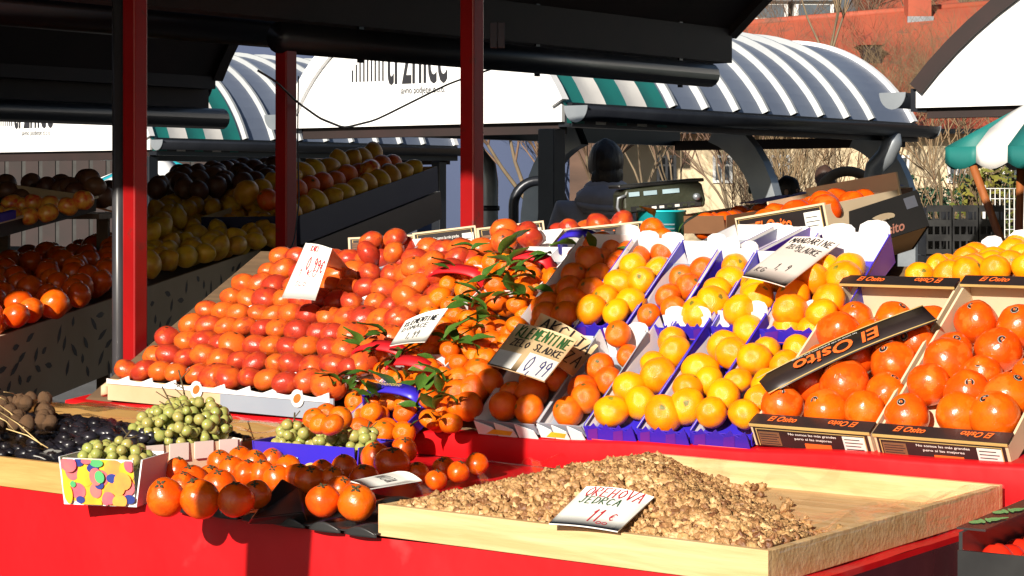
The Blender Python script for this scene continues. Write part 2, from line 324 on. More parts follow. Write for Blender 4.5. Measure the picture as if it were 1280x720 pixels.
def strokes(mb, text, u0, v0, u1, v1, wid, mi, fn, slant=.12, jit=.03):
    """handwriting: text fitted in [u0,u1]x[v0,v1] (v up); fn maps (u,v)->3D"""
    n = max(1, len(text)); adv = (u1-u0)/n; h = v1-v0
    for i, ch in enumerate(text):
        jx, jy, js = random.uniform(-jit, jit)*adv, random.uniform(-jit, jit)*h*1.5, random.uniform(.93, 1.07)
        for line in STROKE.get(ch, []):
            pts = [(u0+(i+x*1.25*js)*adv+jx+slant*y*h*.5, v0+y*h*js+jy) for x, y in line]
            for (a, b) in zip(pts, pts[1:]):
                d = V((b[0]-a[0], b[1]-a[1])); 
                if d.length < 1e-6: continue
                d.normalize(); nn = V((-d.y, d.x))*wid/2; e = d*wid*.35
                q = [(a[0]-e.x+nn.x, a[1]-e.y+nn.y), (a[0]-e.x-nn.x, a[1]-e.y-nn.y), (b[0]+e.x-nn.x, b[1]+e.y-nn.y), (b[0]+e.x+nn.x, b[1]+e.y+nn.y)]
                mb.add([fn(*p) for p in q], [(0, 1, 2, 3)], mi)
def price_card(label, corners, material, lines, inks, patches=(), thick=.0022, bend=.006):
    """corners TL,TR,BR,BL in 3D; lines: (text,u0,v0,u1,v1,width,ink)"""
    tl, tr, br, bl = corners; nrm = (tr-tl).cross(bl-tl).normalized()
    if nrm.dot(V((0, 0, ZC))-tl) < 0 and nrm.z < 0: nrm = -nrm
    if nrm.dot(-tl) < 0 and abs(nrm.z) < .5: nrm = -nrm
    base = (bl+br)/2; root = thing('price_card', label, 'price card', base)
    asp = (tr-tl).length/(bl-tl).length
    def P(u, v, off=0):
        q = bl.lerp(br, u).lerp(tl.lerp(tr, u), v); return q+nrm*(off+bend*math.sin(PI*u)*(.4+.6*v))-base
    mb = MB(); n = 8
    for side, off in ((0, 0), (1, -thick)):
        mb.grid(lambda u, v: P(u, v, off), n, 4, 0)
    k = (n+1)*5
    rim = list(range(n+1))+[(j*(n+1)+n) for j in range(1, 5)]+[4*(n+1)+i for i in range(n-1, -1, -1)]+[j*(n+1) for j in range(3, 0, -1)]
    for a, b in zip(rim, rim[1:]+rim[:1]): mb.f.append([a, b, b+k, a+k]); mb.m.append(0); mb.s.append(False)
    mb.build('card', material, root)
    wr = MB()
    for (u0, v0, u1, v1, mi) in patches:
        wr.grid(lambda u, v: P(u0+(u1-u0)*u, v0+(v1-v0)*v, .0006), 4, 4, mi)
    for (tx, u0, v0, u1, v1, wid, mi) in lines:
        fn = lambda u, v: P(u, v/1.0, .0012)
        strokes(wr, tx, u0, v0, u1, v1, wid, mi, fn)
    if lines: wr.build('writing', inks, root)
    return root
# ------------------------------------------------------------------ fruit
def fruit_mesh(name, material, flat=1.0, lobes=0, lob=.0, tip=0, wob=.02, seed=0, n=22, m=14, dimple=.0):
    mb = MB(); rnd = random.Random(seed); off = V((rnd.random()*9, rnd.random()*9, 0)); vs = []; fs = []
    for j in range(m+1):
        th = PI*j/m
        for i in range(n):
            ph = 2*PI*i/n; d = V((math.sin(th)*math.cos(ph), math.sin(th)*math.sin(ph), math.cos(th)))
            r = 1+wob*noise.noise(d*1.6+off)*2+lob*math.cos(lobes*ph)*math.sin(th)**2
            r -= dimple*(math.exp(-((th/.35)**2))+math.exp(-(((PI-th)/.35)**2)))
            r += tip*(math.exp(-((th/.4)**2))+.7*math.exp(-(((PI-th)/.4)**2)))
            p = d*r; vs.append((p.x, p.y, p.z*flat))
    for j in range(m):
        for i in range(n): fs.append((j*n+i, (j+1)*n+i, (j+1)*n+(i+1) % n, j*n+(i+1) % n))
    mb.add(vs, fs, 0, True); return mb.mesh(name, material)
def variants(name, material, k=4, **kw): return [fruit_mesh(name, material, seed=i*7+1, **kw) for i in range(k)]
FM = {
 'persimmon': variants('soft_persimmon', M['pers_soft'], flat=.80, lobes=4, lob=.03, wob=.035, dimple=.05),
 'firm_persimmon': variants('firm_persimmon', M['pers_firm'], flat=.95, lobes=4, lob=.02, wob=.03, tip=.04),
 'orange': variants('orange', M['orange'], flat=.97, wob=.02, dimple=.03), 'mandarin': variants('mandarin', M['mandarin'], flat=.90, wob=.03, dimple=.05),
 'clementine': variants('clementine', M['clem'], flat=.88, wob=.025, dimple=.05), 'apple': variants('apple', M['apple'], flat=.92, dimple=.12),
 'lemon': variants('lemon', M['lemon'], flat=1.22, tip=.12), 'tomato': variants('tomato', M['tomato'], flat=.88, wob=.03, dimple=.06),
 'berry': variants('berry', M['grape'], k=2, flat=1.08, n=12, m=8), 'dark_fruit': variants('dark_fruit', M['darkfruit'], flat=.95),
}
def fruit(kind, p, r, label=None, group=None, upright=.5, name=None, cat=None, parent=None):
    o = bpy.data.objects.new(name or kind, random.choice(FM[kind])); link(o, parent)
    s = r*random.uniform(.94, 1.06)
    o.location = p; o.scale = (s*random.uniform(.95, 1.05), s*random.uniform(.95, 1.05), s*random.uniform(.94, 1.04))
    o.rotation_euler = (random.uniform(-upright, upright), random.uniform(-upright, upright), random.uniform(0, 2*PI))
    if label: tag(o, label, cat or kind.replace('_', ' ').replace('firm ', '').replace('dark ', ''), group)
    return o
# ------------------------------------------------------------------ camera, sun, sky
cam = bpy.data.objects.new('camera', bpy.data.cameras.new('camera')); link(cam); sc.camera = cam
cam.location = (0, 0, ZC); cam.rotation_euler = (PI/2, 0, 0)
cam.data.lens = 72; cam.data.sensor_width = 36; cam.data.shift_y = -120/1280; cam.data.clip_end = 2000; cam.data.clip_start = .05
SUN_EL = R(24.5); sh = (SV*.2-TV*.98).normalized()
sd = V((sh.x*math.cos(SUN_EL), sh.y*math.cos(SUN_EL), math.sin(SUN_EL)))
sun = bpy.data.objects.new('sun', bpy.data.lights.new('sun', 'SUN')); link(sun); sun.location = sd*30
sun.rotation_euler = sd.to_track_quat('Z', 'Y').to_euler(); sun.data.energy = 5.0; sun.data.angle = R(.55); sun.data.color = (1, .92, .80)
w = bpy.data.worlds.new('World'); sc.world = w; w.use_nodes = True; nt = w.node_tree
sky = nt.nodes.new('ShaderNodeTexSky'); sky.sky_type = 'NISHITA'; sky.sun_disc = False; sky.sun_elevation = SUN_EL; sky.sun_rotation = math.atan2(sd.x, sd.y) % (2*PI)
nt.links.new(sky.outputs[0], nt.nodes['Background'].inputs[0]); nt.nodes['Background'].inputs[1].default_value = .05
sc.view_settings.view_transform = 'Standard'; sc.view_settings.look = 'None'; sc.view_settings.exposure = .70; sc.view_settings.gamma = 1
sc.view_settings.use_curve_mapping = False
sc.cycles.max_bounces = 7; sc.cycles.transparent_max_bounces = 12; sc.cycles.caustics_reflective = False; sc.cycles.caustics_refractive = False
sc.cycles.use_denoising = True
# ------------------------------------------------------------------ ground and hill
g = MB().grid(lambda u, v: (-250+500*u, -60+560*v, 0), 10, 10); tag(g.build('ground', M['asphalt']), kind='structure')
def hillz(x, y):
    a = max(0, y-72); return -.5+a*.30+2.2*noise.noise(V((x*.03, y*.03, 0)))*min(1, a/20)+.8*noise.noise(V((x*.15, y*.15, 3)))*min(1, a/20)
hl = MB().grid(lambda u, v: (-200+400*u, 70+170*v, hillz(-200+400*u, 70+170*v)), 90, 60); tag(hl.build('hill', M['hill']), kind='structure')
# ------------------------------------------------------------------ bare trees
def bare_tree(label, px, Y, h, seed, spread=.5, r0=.09, fork=.3, tm='twig', density=1.0, lean=0, group='bare trees beyond the market'):
    rnd = random.Random(seed); base = V(((px-640)/F*Y, Y, hillz((px-640)/F*Y, Y) if Y > 74 else 0))
    root = thing('bare_tree', label, 'tree', base, group)
    tr, cr = MB(), MB()
    pts = []; p = V((0, 0, -.1)); d = V((lean, 0, 1)).normalized(); n = 5
    for i in range(n+1):
        pts.append(p.copy()); p = p+d*(h*fork/n); d = (d+V((rnd.uniform(-.08, .08), rnd.uniform(-.08, .08), 0))).normalized()
    tr.tube(pts, [r0*(1.25-.45*i/n) for i in range(n+1)], 8)
    def br(p, d, L, r, dep):
        pts = [p.copy()]; k = 3 if dep < 3 else 2
        for i in range(k):
            d = (d+V((rnd.uniform(-1, 1), rnd.uniform(-1, 1), rnd.uniform(-.3, .7)))*.16).normalized(); p = p+d*(L/k); pts.append(p.copy())
        (tr if dep == 0 else cr).tube(pts, [r*(1-.4*i/k) for i in range(k+1)], 5 if dep < 2 else 3, cap=False)
        if dep >= 5 or r < .0009*Y/30: return
        nb = rnd.choice((3, 3, 4)) if dep else 5
        for j in range(max(2, int(nb*density+.5))):
            a = rnd.uniform(0, 2*PI); q = pts[rnd.randint(max(1, k-1), k)] if j else pts[-1]
            nd = (d+V((math.cos(a), math.sin(a), rnd.uniform(-.2, .5)))*spread*rnd.uniform(.6, 1.3)).normalized()
            br(q, nd, L*rnd.uniform(.58, .85), r*.56, dep+1)
    for j in range(4 if fork < .5 else 3):
        a = rnd.uniform(0, 2*PI); nd = (d+V((math.cos(a), math.sin(a), 0))*spread*.9).normalized()
        br(pts[-1], nd, h*(1-fork)*.36, r0*.62, 0)
    tr.build('trunk', M['bark'], root); cr.build('crown', M[tm], root)
    return root
def thicket(label, px, Y, h, n, seed, wid, tm='twig_y'):
    """multi-stemmed upright shrub"""
    rnd = random.Random(seed); root = thing('bare_shrub', label, 'shrub', V(((px-640)/F*Y, Y, 0))); st, tw = MB(), MB()
    for i in range(n):
        a = rnd.uniform(0, 2*PI); q = V((math.cos(a)*wid*.25*rnd.random(), math.sin(a)*wid*.25*rnd.random(), 0)); d = V((math.cos(a)*.32*rnd.random(), math.sin(a)*.32*rnd.random(), 1)).normalized()
        L = h*rnd.uniform(.7, 1.05); pts = [q+d*(L*t/5)+V((rnd.uniform(-.04, .04), rnd.uniform(-.04, .04), 0))*t for t in range(6)]
        st.tube(pts, [.015*(1-.15*t) for t in range(6)], 4, cap=False)
        for k in range(22):
            t = rnd.uniform(.25, .95); b = pts[int(t*5)]; e = b+V((rnd.uniform(-.4, .4), rnd.uniform(-.4, .4), rnd.uniform(.2, .8)))*rnd.uniform(.4, 1)
            m_ = b.lerp(e, .5)+V((rnd.uniform(-.08, .08), 0, rnd.uniform(-.05, .1)))
            tw.tube([b, m_, e], [.007, .005, .003], 3, cap=False)
    st.build('stem', M['twig_y'], root); tw.build('crown', M[tm], root)
T_ = [('bare tree with a forked trunk behind the grey-hooded person', 735, 30, 4.6, 3, .55, .13, .22, 'twig', 1.0),
      ('slender bare tree between the hooded person and the cream house', 800, 33, 5.2, 5, .5, .07, .3, 'twig_y', 1.0),
      ('bare tree with many fine twigs before the dark window of the cream house', 850, 38, 5.0, 9, .6, .08, .25, 'twig', 1.0),
      ('bare tree with a grey trunk between two stall posts near the blue-grey building', 672, 24, 4.0, 21, .6, .10, .35, 'twig', 1.0),
      ('tall bare tree reaching up in front of the red tiled roof', 1045, 44, 9.5, 13, .5, .10, .45, 'twig_y', 1.0),
      ('bare tree with spreading twigs beside the downpipe', 1180, 40, 5.0, 17, .75, .10, .25, 'twig_y', 1.0),
      ('bare tree leaning before the far end of the cream house', 1235, 36, 5.2, 29, .6, .09, .3, 'twig_y', 1.0),
      ('thin bare tree at the uphill edge of the red tiled roof', 905, 60, 8.5, 31, .6, .11, .35, 'twig', 1.1),
      ('bare tree standing behind the small dormer of the red roof', 1000, 62, 9.5, 33, .6, .10, .45, 'twig', 1.0),
      ('bare tree beside the roof chimney', 1190, 62, 10, 37, .6, .10, .45, 'twig_y', 1.0)]
for lb, px, Y, h, s, sp, r0, fk, tm, de in T_: bare_tree(lb, px, Y, h, s, sp, r0*.5, fk, tm, de)
for lb, px, Y, h, s, sp, r0, fk, tm in [('twiggy bare tree in front of the cream wall beside its dark window', 915, 45, 5.5, 71, .7, .05, .22, 'twig'), ('twiggy bare tree before the cream wall right behind the curved support', 970, 46, 6.0, 73, .7, .05, .22, 'twig'),
        ('twiggy bare tree between the downpipe and the striped parasol', 1150, 46, 6.0, 75, .7, .05, .2, 'twig_y'),
        ('bare tree between the blue-grey building and the cream house', 690, 42, 5.0, 83, .7, .06, .25, 'twig')]: bare_tree(lb, px, Y, h, s, sp, r0, fk, tm, 1.0)
for i, (px, Y) in enumerate([(870, 82), (915, 92), (1090, 88), (1230, 96), (1275, 84), (1000, 100)]):
    bare_tree('bare brown tree on the hillside above the roofs', px, Y, 7.5, 50+i, .6, .12, .3, 'twig', 1.0, group='bare trees on the hillside')
thicket('tall brown many-stemmed shrub behind the curved grey support', 1015, 27, 3.1, 22, 4, 1.6)
thicket('low brown shrub in front of the cream wall beside the crates', 935, 34, 2.6, 14, 8, 1.6, 'twig')
thicket('bare shrub growing beside the leaning varnished pole', 1205, 24, 2.1, 12, 14, 1.4, 'twig_y')
# ------------------------------------------------------------------ houses
def window(par, x0, x1, z0, z1, y, name='window'):
    f = MB(); t = .07
    for lo, hi in (((x0, y-.05, z0), (x0+t, y, z1)), ((x1-t, y-.05, z0), (x1, y, z1)), ((x0+t, y-.05, z0), (x1-t, y, z0+t)), ((x0+t, y-.05, z1-t), (x1-t, y, z1)),
                   (((x0+x1)/2-.03, y-.04, z0+t), ((x0+x1)/2+.03, y, z1-t)), ((x0+t, y-.038, z0+(z1-z0)*.6), (x1-t, y-.002, z0+(z1-z0)*.6+.05))): f.box(lo, hi)
    o = f.build('window', M['win_frame'], par)
    MB().box((x0+t, y-.02, z0+t), (x1-t, y-.012, z1-t)).build('pane', M['win_glass'], o)
HY0 = 50.0
def hx(px, Y=HY0): return (px-640)/F*Y
h1 = thing('house', 'long cream house with a big red tiled roof behind the bare trees', 'house', V((0, 0, 0)))
x0, x1 = hx(772), hx(1330); ze = 2.95
MB().box((x0, HY0, 0), (x1, HY0+11, ze)).build('wall', M['house_wall'], h1)
rf = MB(); e = .45; yr = HY0+5.6; zr = 6.30; xr0 = hx(930, yr); xr1 = x1+1
A_ = [(x0-e, HY0-e, ze+.02), (x1+1, HY0-e, ze+.02), (x1+1, HY0+11+e, ze+.02), (x0-e, HY0+11+e, ze+.02), (xr0, yr, zr-.24), (xr1, yr, zr+.42)]
rf.add(A_, [(0, 1, 5, 4), (2, 3, 4, 5), (3, 0, 4), (0, 3, 2, 1), (1, 2, 5)])
rfo = rf.build('roof', M['red_roof'], h1)
MB().tube([(xr0, yr, zr-.24), (xr1, yr, zr+.42)], .11, 8).build('ridge', M['red_roof'], rfo)
MB().bar((x0-e, HY0-e-.06, ze+.02), (x1+1, HY0-e-.06, ze+.02), .12, .12).build('gutter', M['dark_metal'], h1)
def roofz(y): return ze+.02+(y-HY0+e)/(yr-HY0+e)*(zr-ze-.02)
for px, yy, ww, hh, m_ in ((1147, HY0+5.2, .62, .95, 'red_roof'),):
    cx = hx(px, yy); c = MB().box((cx-ww/2, yy-.3, roofz(yy)-.4), (cx+ww/2, yy+.3, zr+hh-.45)).build('chimney', M[m_], rfo)
    MB().box((cx-ww/2-.08, yy-.38, zr+hh-.45), (cx+ww/2+.08, yy+.38, zr+hh-.33)).build('cap', M['wall_stone'], c)
    MB().box((cx-ww/2-.04, yy-.42, roofz(yy)-.25), (cx+ww/2+.04, yy-.34, roofz(yy)+.12)).build('flashing', M['steel'], c)
cx, yy = hx(1086, HY0+3), HY0+3.0
dm = MB().box((cx-.24, yy-.5, roofz(yy)-.45), (cx+.24, yy+.6, roofz(yy)+.42)).build('dormer', M['dark_under'], rfo)
MB().add([(cx-.33, yy-.58, roofz(yy)+.40), (cx+.33, yy-.58, roofz(yy)+.40), (cx, yy-.58, roofz(yy)+.72), (cx-.33, yy+1, roofz(yy)+.40), (cx+.33, yy+1, roofz(yy)+.40), (cx, yy+1, roofz(yy)+.72)],
         [(0, 1, 2), (0, 2, 5, 3), (2, 1, 4, 5), (3, 5, 4), (0, 3, 4, 1)]).build('roof', M['red_roof'], dm)
for px in (833, 903, 975, 1124, 1196, 1264):
    c = hx(px); window(h1, c-.24, c+.24, 1.72, 2.40, HY0)
h2 = thing('house', 'grey-roofed house with white dormer windows higher up the hill', 'house', V((0, 0, 0)))
Y2 = 78; x0, x1 = hx(925, Y2), hx(1062, Y2)
MB().box((x0, Y2, 2), (x1, Y2+8, 7.9)).build('wall', M['house_wall'], h2)
o = MB().add([(x0-.4, Y2-.4, 7.9), (x1+.4, Y2-.4, 7.9), (x1+.4, Y2+4, 9.9), (x0-.4, Y2+4, 9.9), (x0-.4, Y2+8.4, 7.9), (x1+.4, Y2+8.4, 7.9)], [(0, 1, 2, 3), (3, 2, 5, 4), (0, 3, 4), (1, 5, 2), (0, 4, 5, 1)]).build('roof', M['dark_roof'], h2)
for px in (958, 1015):
    c = hx(px, Y2); d = MB().box((c-.75, Y2-.55, 7.95), (c+.75, Y2+2, 8.7)).build('dormer', M['win_frame'], h2)
    MB().box((c-.6, Y2-.58, 8.1), (c+.6, Y2-.552, 8.58)).build('pane', M['win_glass'], d)
    MB().box((c-.9, Y2-.75, 8.7), (c+.9, Y2+2.4, 8.82)).build('roof', M['dark_roof'], d)
h3 = thing('house', 'orange-roofed house high on the hill beyond the chimney', 'house', V((0, 0, 0)))
Y3 = 88; x0, x1 = hx(1110, Y3), hx(1190, Y3); MB().box((x0, Y3, 3), (x1, Y3+6, 9.2)).build('wall', M['house_wall'], h3)
MB().add([(x0-.4, Y3-.4, 9.2), (x1+.4, Y3-.4, 9.2), (x1+.4, Y3+3, 11.2), (x0-.4, Y3+3, 11.2), (x0-.4, Y3+6.4, 9.2), (x1+.4, Y3+6.4, 9.2)], [(0, 1, 2, 3), (3, 2, 5, 4), (0, 3, 4), (1, 5, 2), (0, 4, 5, 1)]).build('roof', M['red_roof'], h3)
for px in (1128, 1160): c = hx(px, Y3); window(h3, c-.4, c+.4, 8.1, 9.0, Y3)
b1 = thing('office_building', 'blue-grey plain building in shade beyond the stalls', 'building', V((0, 0, 0)))
Yb = 44; x0, x1 = hx(-80, Yb), hx(712, Yb)
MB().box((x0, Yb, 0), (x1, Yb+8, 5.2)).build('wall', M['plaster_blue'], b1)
MB().box((hx(478, Yb), Yb-.4, 0), (hx(516, Yb), Yb-.003, 2.52)).build('bay', M['plaster_grey'], b1)
MB().box((hx(472, Yb), Yb-1.0, 0), (hx(524, Yb), Yb-.403, 2.05)).build('porch', M['plaster_grey'], b1)
MB().box((x0-.2, Yb-.25, 5.2), (x1+.2, Yb+8.2, 5.45)).build('roof', M['dark_roof'], b1)
ms = thing('added_dark_shed', 'low dark timber shed added to darken the background behind the fruit stand', 'shed', V((0, 0, 0))); Ys = 31  # dark shed added to hide the sunlit wall in the left gaps
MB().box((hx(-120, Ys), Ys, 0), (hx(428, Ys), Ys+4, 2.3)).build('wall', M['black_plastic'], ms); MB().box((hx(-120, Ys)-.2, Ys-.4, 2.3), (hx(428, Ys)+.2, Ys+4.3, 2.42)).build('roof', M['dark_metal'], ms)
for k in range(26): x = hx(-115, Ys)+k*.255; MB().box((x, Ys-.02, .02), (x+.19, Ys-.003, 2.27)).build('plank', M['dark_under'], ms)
ck = thing('street_clock', 'round white street clock on a thin pole before the blue-grey building', 'clock', V((hx(501, 38), 38, 0)))
MB().tube([(0, 0, 0), (0, 0, 2.15)], .035, 8).build('pole', M['dark_metal'], ck)
cm = Matrix.Translation((0, -.06, 1.93)) @ Matrix.Rotation(R(90), 4, 'X')
fc = MB().lathe([(0, .05), (.115, .05), (.125, .03), (.125, -.03), (0, -.03)], 24, 0, cm).build('face', M['white_ink'], ck)
MB().bar((0, -.125, 1.93), (0, -.125, 2.01), .012, .008).bar((0, -.125, 1.93), (.045, -.125, 1.91), .012, .008, up=V((0, 1, 0))).build('hand', M['black_ink'], fc)
gw = thing('garden_wall', 'low pale stone wall in front of the cream house', 'wall', V((0, 0, 0)))
MB().box((hx(1085, 30), 30, 0), (hx(1400, 30), 30.3, 1.42)).build('wall', M['wall_stone'], gw); MB().box((hx(1085, 30)-.03, 29.95, 1.42), (hx(1400, 30), 30.35, 1.50)).build('coping', M['wall_stone'], gw)
def leafy(name, label, cat, p, size, n, m_, seed, lsize=.05, shape=None):
    rnd = random.Random(seed); root = thing(name, label, cat, p); mb = MB(); st = MB()
    for i in range(n):
        q = V((rnd.uniform(-1, 1)*size[0], rnd.uniform(-1, 1)*size[1], rnd.random()**.8*size[2]))
        if noise.noise(q*2.3+V((seed, 0, 0))) < -.12: continue
        a = V((rnd.uniform(-1, 1), rnd.uniform(-1, 1), rnd.uniform(-1, 1))).normalized(); b = a.orthogonal().normalized(); s = lsize*rnd.uniform(.6, 1.3)
        mb.add([q-a*s, q+b*s*.5, q+a*s, q-b*s*.5], [(0, 1, 2, 3)], 0)
    for i in range(14):
        x = rnd.uniform(-.9, .9)*size[0]; st.tube([(x, 0, 0), (x+rnd.uniform(-.1, .1), rnd.uniform(-.05, .05), size[2]*.5), (x+rnd.uniform(-.2, .2), 0, size[2]*.95)], .01, 4)
    mb.build('foliage', m_, root); st.build('stem', M['stem'], root)
leafy('hedge', 'dark green clipped hedge along the pale garden wall', 'hedge', V((hx(1200, 29.4), 29.4, 1.1)), (1.0, .3, .65), 2600, M['hedge'], 3, .05)
# wire mesh fence with ivy
wf = thing('wire_fence', 'white wire mesh fence panel beside the wooden parasol poles', 'fence', V((hx(1232, 15), 15, 0)))
mb = MB()
for i in range(9): mb.tube([(i*.035*1.0, 0, 0), (i*.035, 0, 1.52)], .004, 4)
for k in range(20): mb.tube([(0, .004, .1+k*.075), (.28, .004, .1+k*.075)], .0035, 4)
mb.build('mesh', M['win_frame'], wf)
MB().tube([(-.01, 0, 0), (-.01, 0, 1.55)], .014, 6).build('post', M['win_frame'], wf); MB().tube([(.29, 0, 0), (.29, 0, 1.55)], .014, 6).build('post', M['win_frame'], wf)
leafy('ivy', 'yellow-green ivy climbing over the white wire mesh fence', 'ivy', V((hx(1240, 15.2), 15.2, 0)), (.30, .14, 1.75), 1500, M['ivy'], 8, .035)
# ------------------------------------------------------------------ market kiosks
def arcpts(s0, s1, ze, rise, n):
    hw = (s1-s0)/2; Rr = (hw*hw+rise*rise)/(2*rise); a0 = math.asin(min(1, hw/Rr)); sm = (s0+s1)/2; zc = ze+rise-Rr
    return [(sm+Rr*math.sin(-a0+2*a0*i/n), zc+Rr*math.cos(-a0+2*a0*i/n), math.sin(-a0+2*a0*i/n), math.cos(-a0+2*a0*i/n)) for i in range(n+1)]
def kiosk(label, s0, s1, t0, t1, ze=1.97, rise=.83, val=0, gable=True, under='dark_under', pitch=.40, sign=None, group=None, posts=(), pipes=(), struts=(), red=(), beam=.2, gable_far=False, valances=True):
    root = thing('market_kiosk', label, 'kiosk', STM @ Matrix.Identity(4), group)
    A = arcpts(s0, s1, ze, rise, 28)
    tp = [(t0+val, 0)]; t = t0+val+.06
    while t+pitch < t1:
        tp += [(t, 0), (t+.018, .04), (t+.05, .04), (t+.068, 0)]; t += pitch
    tp.append((t1, 0))
    mb = MB(); n = len(tp); m = len(A)
    vs = [(a[0]+a[2]*d, tt, a[1]+a[3]*d) for a in A for tt, d in tp]
    mb.add(vs, [(j*n+i, j*n+i+1, (j+1)*n+i+1, (j+1)*n+i) for j in range(m-1) for i in range(n-1)], [(2 if abs(tp[i][1]-tp[i+1][1]) > .01 or tp[i][1] > .01 else 0) for j in range(m-1) for i in range(n-1)], False)
    vs = [(a[0]-a[2]*.03, tt, a[1]-a[3]*.03) for a in A for tt in (t0+val, t1)]
    mb.add(vs, [(j*2, (j+1)*2, (j+1)*2+1, j*2+1) for j in range(m-1)], 1, True)
    mb.build('roof_sheet', [M['roof_metal'], M[under], M['rib'] if not red else M['roof_metal']], root)
    # edge arches
    for tt, w_ in ((t0, .05), (t1, .05)):
        e = MB(); vs = []
        for a in A:
            for d, o_ in ((-.06, -.02), (.03, -.02), (.03, w_), (-.06, w_)): vs.append((a[0]+a[2]*d, tt+o_-(w_ if tt == t1 else 0), a[1]+a[3]*d))
        e.add(vs, [(j*4+k, j*4+(k+1) % 4, (j+1)*4+(k+1) % 4, (j+1)*4+k) for j in range(m-1) for k in range(4)]+[(3, 2, 1, 0), ((m-1)*4, (m-1)*4+1, (m-1)*4+2, (m-1)*4+3)])
        e.build('edge_arch', M['gable_white'] if (gable and val) else M['dark_under'], root)
    if val:   # striped fabric over the first metre
        ns = 5; B = arcpts(s0-.04, s1+.04, ze-.06, rise+.08, 28); dt = val/ns
        sh_ = MB()
        for k in range(ns):
            vs = []
            for a in B:
                for q in range(4): 
                    tt = t0+.01+dt*(k+q/3); sag = -.012*math.sin(PI*q/3); vs.append((a[0]+a[2]*sag, tt, a[1]+a[3]*sag))
            vs2 = [(x, y, z) for x, y, z in vs]
            sh_.add(vs2, [(j*4+i, j*4+i+1, (j+1)*4+i+1, (j+1)*4+i) for j in range(m-1) for i in range(3)], k % 2, True)
            for end, sg in ((0, -1), (m-1, 1)):
                a = B[end]; hang = [(a[0]+sg*.015*math.sin(PI*q/3), t0+.01+dt*(k+q/3), a[1]-hh-.0*q) for hh in (0, .03, .07) for q in range(4)]
                sh_.add(hang, [(j*4+i, j*4+i+1, (j+1)*4+i+1, (j+1)*4+i) for j in range(2) for i in range(3)], k % 2, True)
        sh_.build('striped_awning', [M['teal'], M['awn_white']], root)
    def gab(tt, name='gable_panel', zb=ze-.02):
        poly = [(a[0], a[1]-.02) for a in A]+[(s1, zb-.10), (s0, zb-.10)]
        gp = MB().prism(poly, tt-.015, tt+.015).build(name, M['gable_white'], root); return gp
    if gable:
        gp = gab(t0+.03)
        if sign:
            sx, sz, sw, sh_ = sign; y = t0+.03-.015-.004
            lettering('tržnice', M['black_ink'], gp, (sx, y, sz), (1, 0, 0), (0, 0, 1), sw, sh_, bold=.012)
            lettering('javno podjetje d.o.o.', M['dark_metal'], gp, (sx+.05, y, sz-sh_*.62), (1, 0, 0), (0, 0, 1), sw*.72, sh_*.16)
            lg = MB()
            for i in range(9):
                x = sx-sw*.5-.02-i*.032; lg.box((x-.011, y-.001, sz-sh_*.42), (x, y, sz-sh_*.42+sh_*(1.0-.1*i)*(.9+.02*i)))
            lg.build('logo', M['black_ink'], gp)
    if gable_far: gab(t1-.06)
    for k, (s_, sg) in enumerate(((s0, -1), (s1, 1))):
        MB().box((s_-.05, t0+.05, ze-beam-.02), (s_+.05, t1-.05, ze-.005)).build('eave_beam', M['dark_metal'] if not red else M['dark_under'], root)
        gt = MB(); vs = []; cx = s_+sg*.13
        for tt in (t0-.02, t1+.02):
            for q in range(11): a = PI+PI*q/10; vs.append((cx+.075*math.cos(a), tt, ze-.03+.085*math.sin(a)))
        gt.add(vs, [(q, q+1, 11+q+1, 11+q) for q in range(10)], 0, True)
        g_ = gt.build('gutter', M['dark_metal'], root, solid=.006)
        for tt in (t0-.025, t1+.025): MB().add([(cx+.085*math.cos(PI+PI*q/12), tt, ze-.028+.10*math.sin(PI+PI*q/12)) for q in range(13)], [tuple(range(13))]).build('end_cap', M['steel'], g_, solid=.006)
    for tt in ((t0+.1, t1-.1) if not red else ()): MB().box((s0+.05, tt-.04, ze-beam-.06), (s1-.05, tt+.04, ze-beam+.02)).build('tie_beam', M['dark_under'], root)
    for s_, tt in posts: MB().box((s_-.06, tt-.06, 0), (s_+.06, tt+.06, ze-beam-.03)).build('post', M['dark_metal'], root, bevel=.006)
    for s_, tt, sg in struts:      # curved steel support, bending in towards the roof
        prof = [(0, 0), (0, 1.2)]+[(-.62*(1-math.cos(a)), 1.2+.78*math.sin(a)) for a in [PI/2*.82*i/8 for i in range(1, 9)]]
        L_ = [V((s_+sg*p[0], tt, p[1])) for p in prof]; st = MB(); vs = []
        for i, p in enumerate(L_):
            d = (L_[min(i+1, len(L_)-1)]-L_[max(i-1, 0)]).normalized(); nrm = V((d.z, 0, -d.x)); wv = .075+.03*i/len(L_)
            for a, b in ((-1, -1), (1, -1), (1, 1), (-1, 1)): vs.append(p+nrm*(a*wv)+V((0, b*.05, 0)))
        st.add(vs, [(j*4+k, j*4+(k+1) % 4, (j+1)*4+(k+1) % 4, (j+1)*4+k) for j in range(len(L_)-1) for k in range(4)]).build('curved_support', M['steel'], root)
    for s_, tt, sg in pipes:
        MB().tube([(s_+sg*.13, tt, ze-.1), (s_+sg*.13, tt, ze-.16), (s_+sg*.08, tt, ze-.27), (s_-sg*.02, tt, ze-.36), (s_-sg*.04, tt, ze-.46), (s_-sg*.04, tt, 0)], [.06, .075, .08, .075, .07, .065], 14).build('downpipe', M['steel'], root)
        MB().lathe([(.07, 0), (.082, .005), (.082, .035), (.07, .04)], 14, 0, Matrix.Translation((s_-sg*.04, tt, ze-.68))).build('pipe_clamp', M['dark_metal'], root)
    for s_, tt, top in red: MB().box((s_-.0245, tt-.0245, 0), (s_+.0245, tt+.0245, top)).build('post', M['red_paint'], root, bevel=.004)
    return root
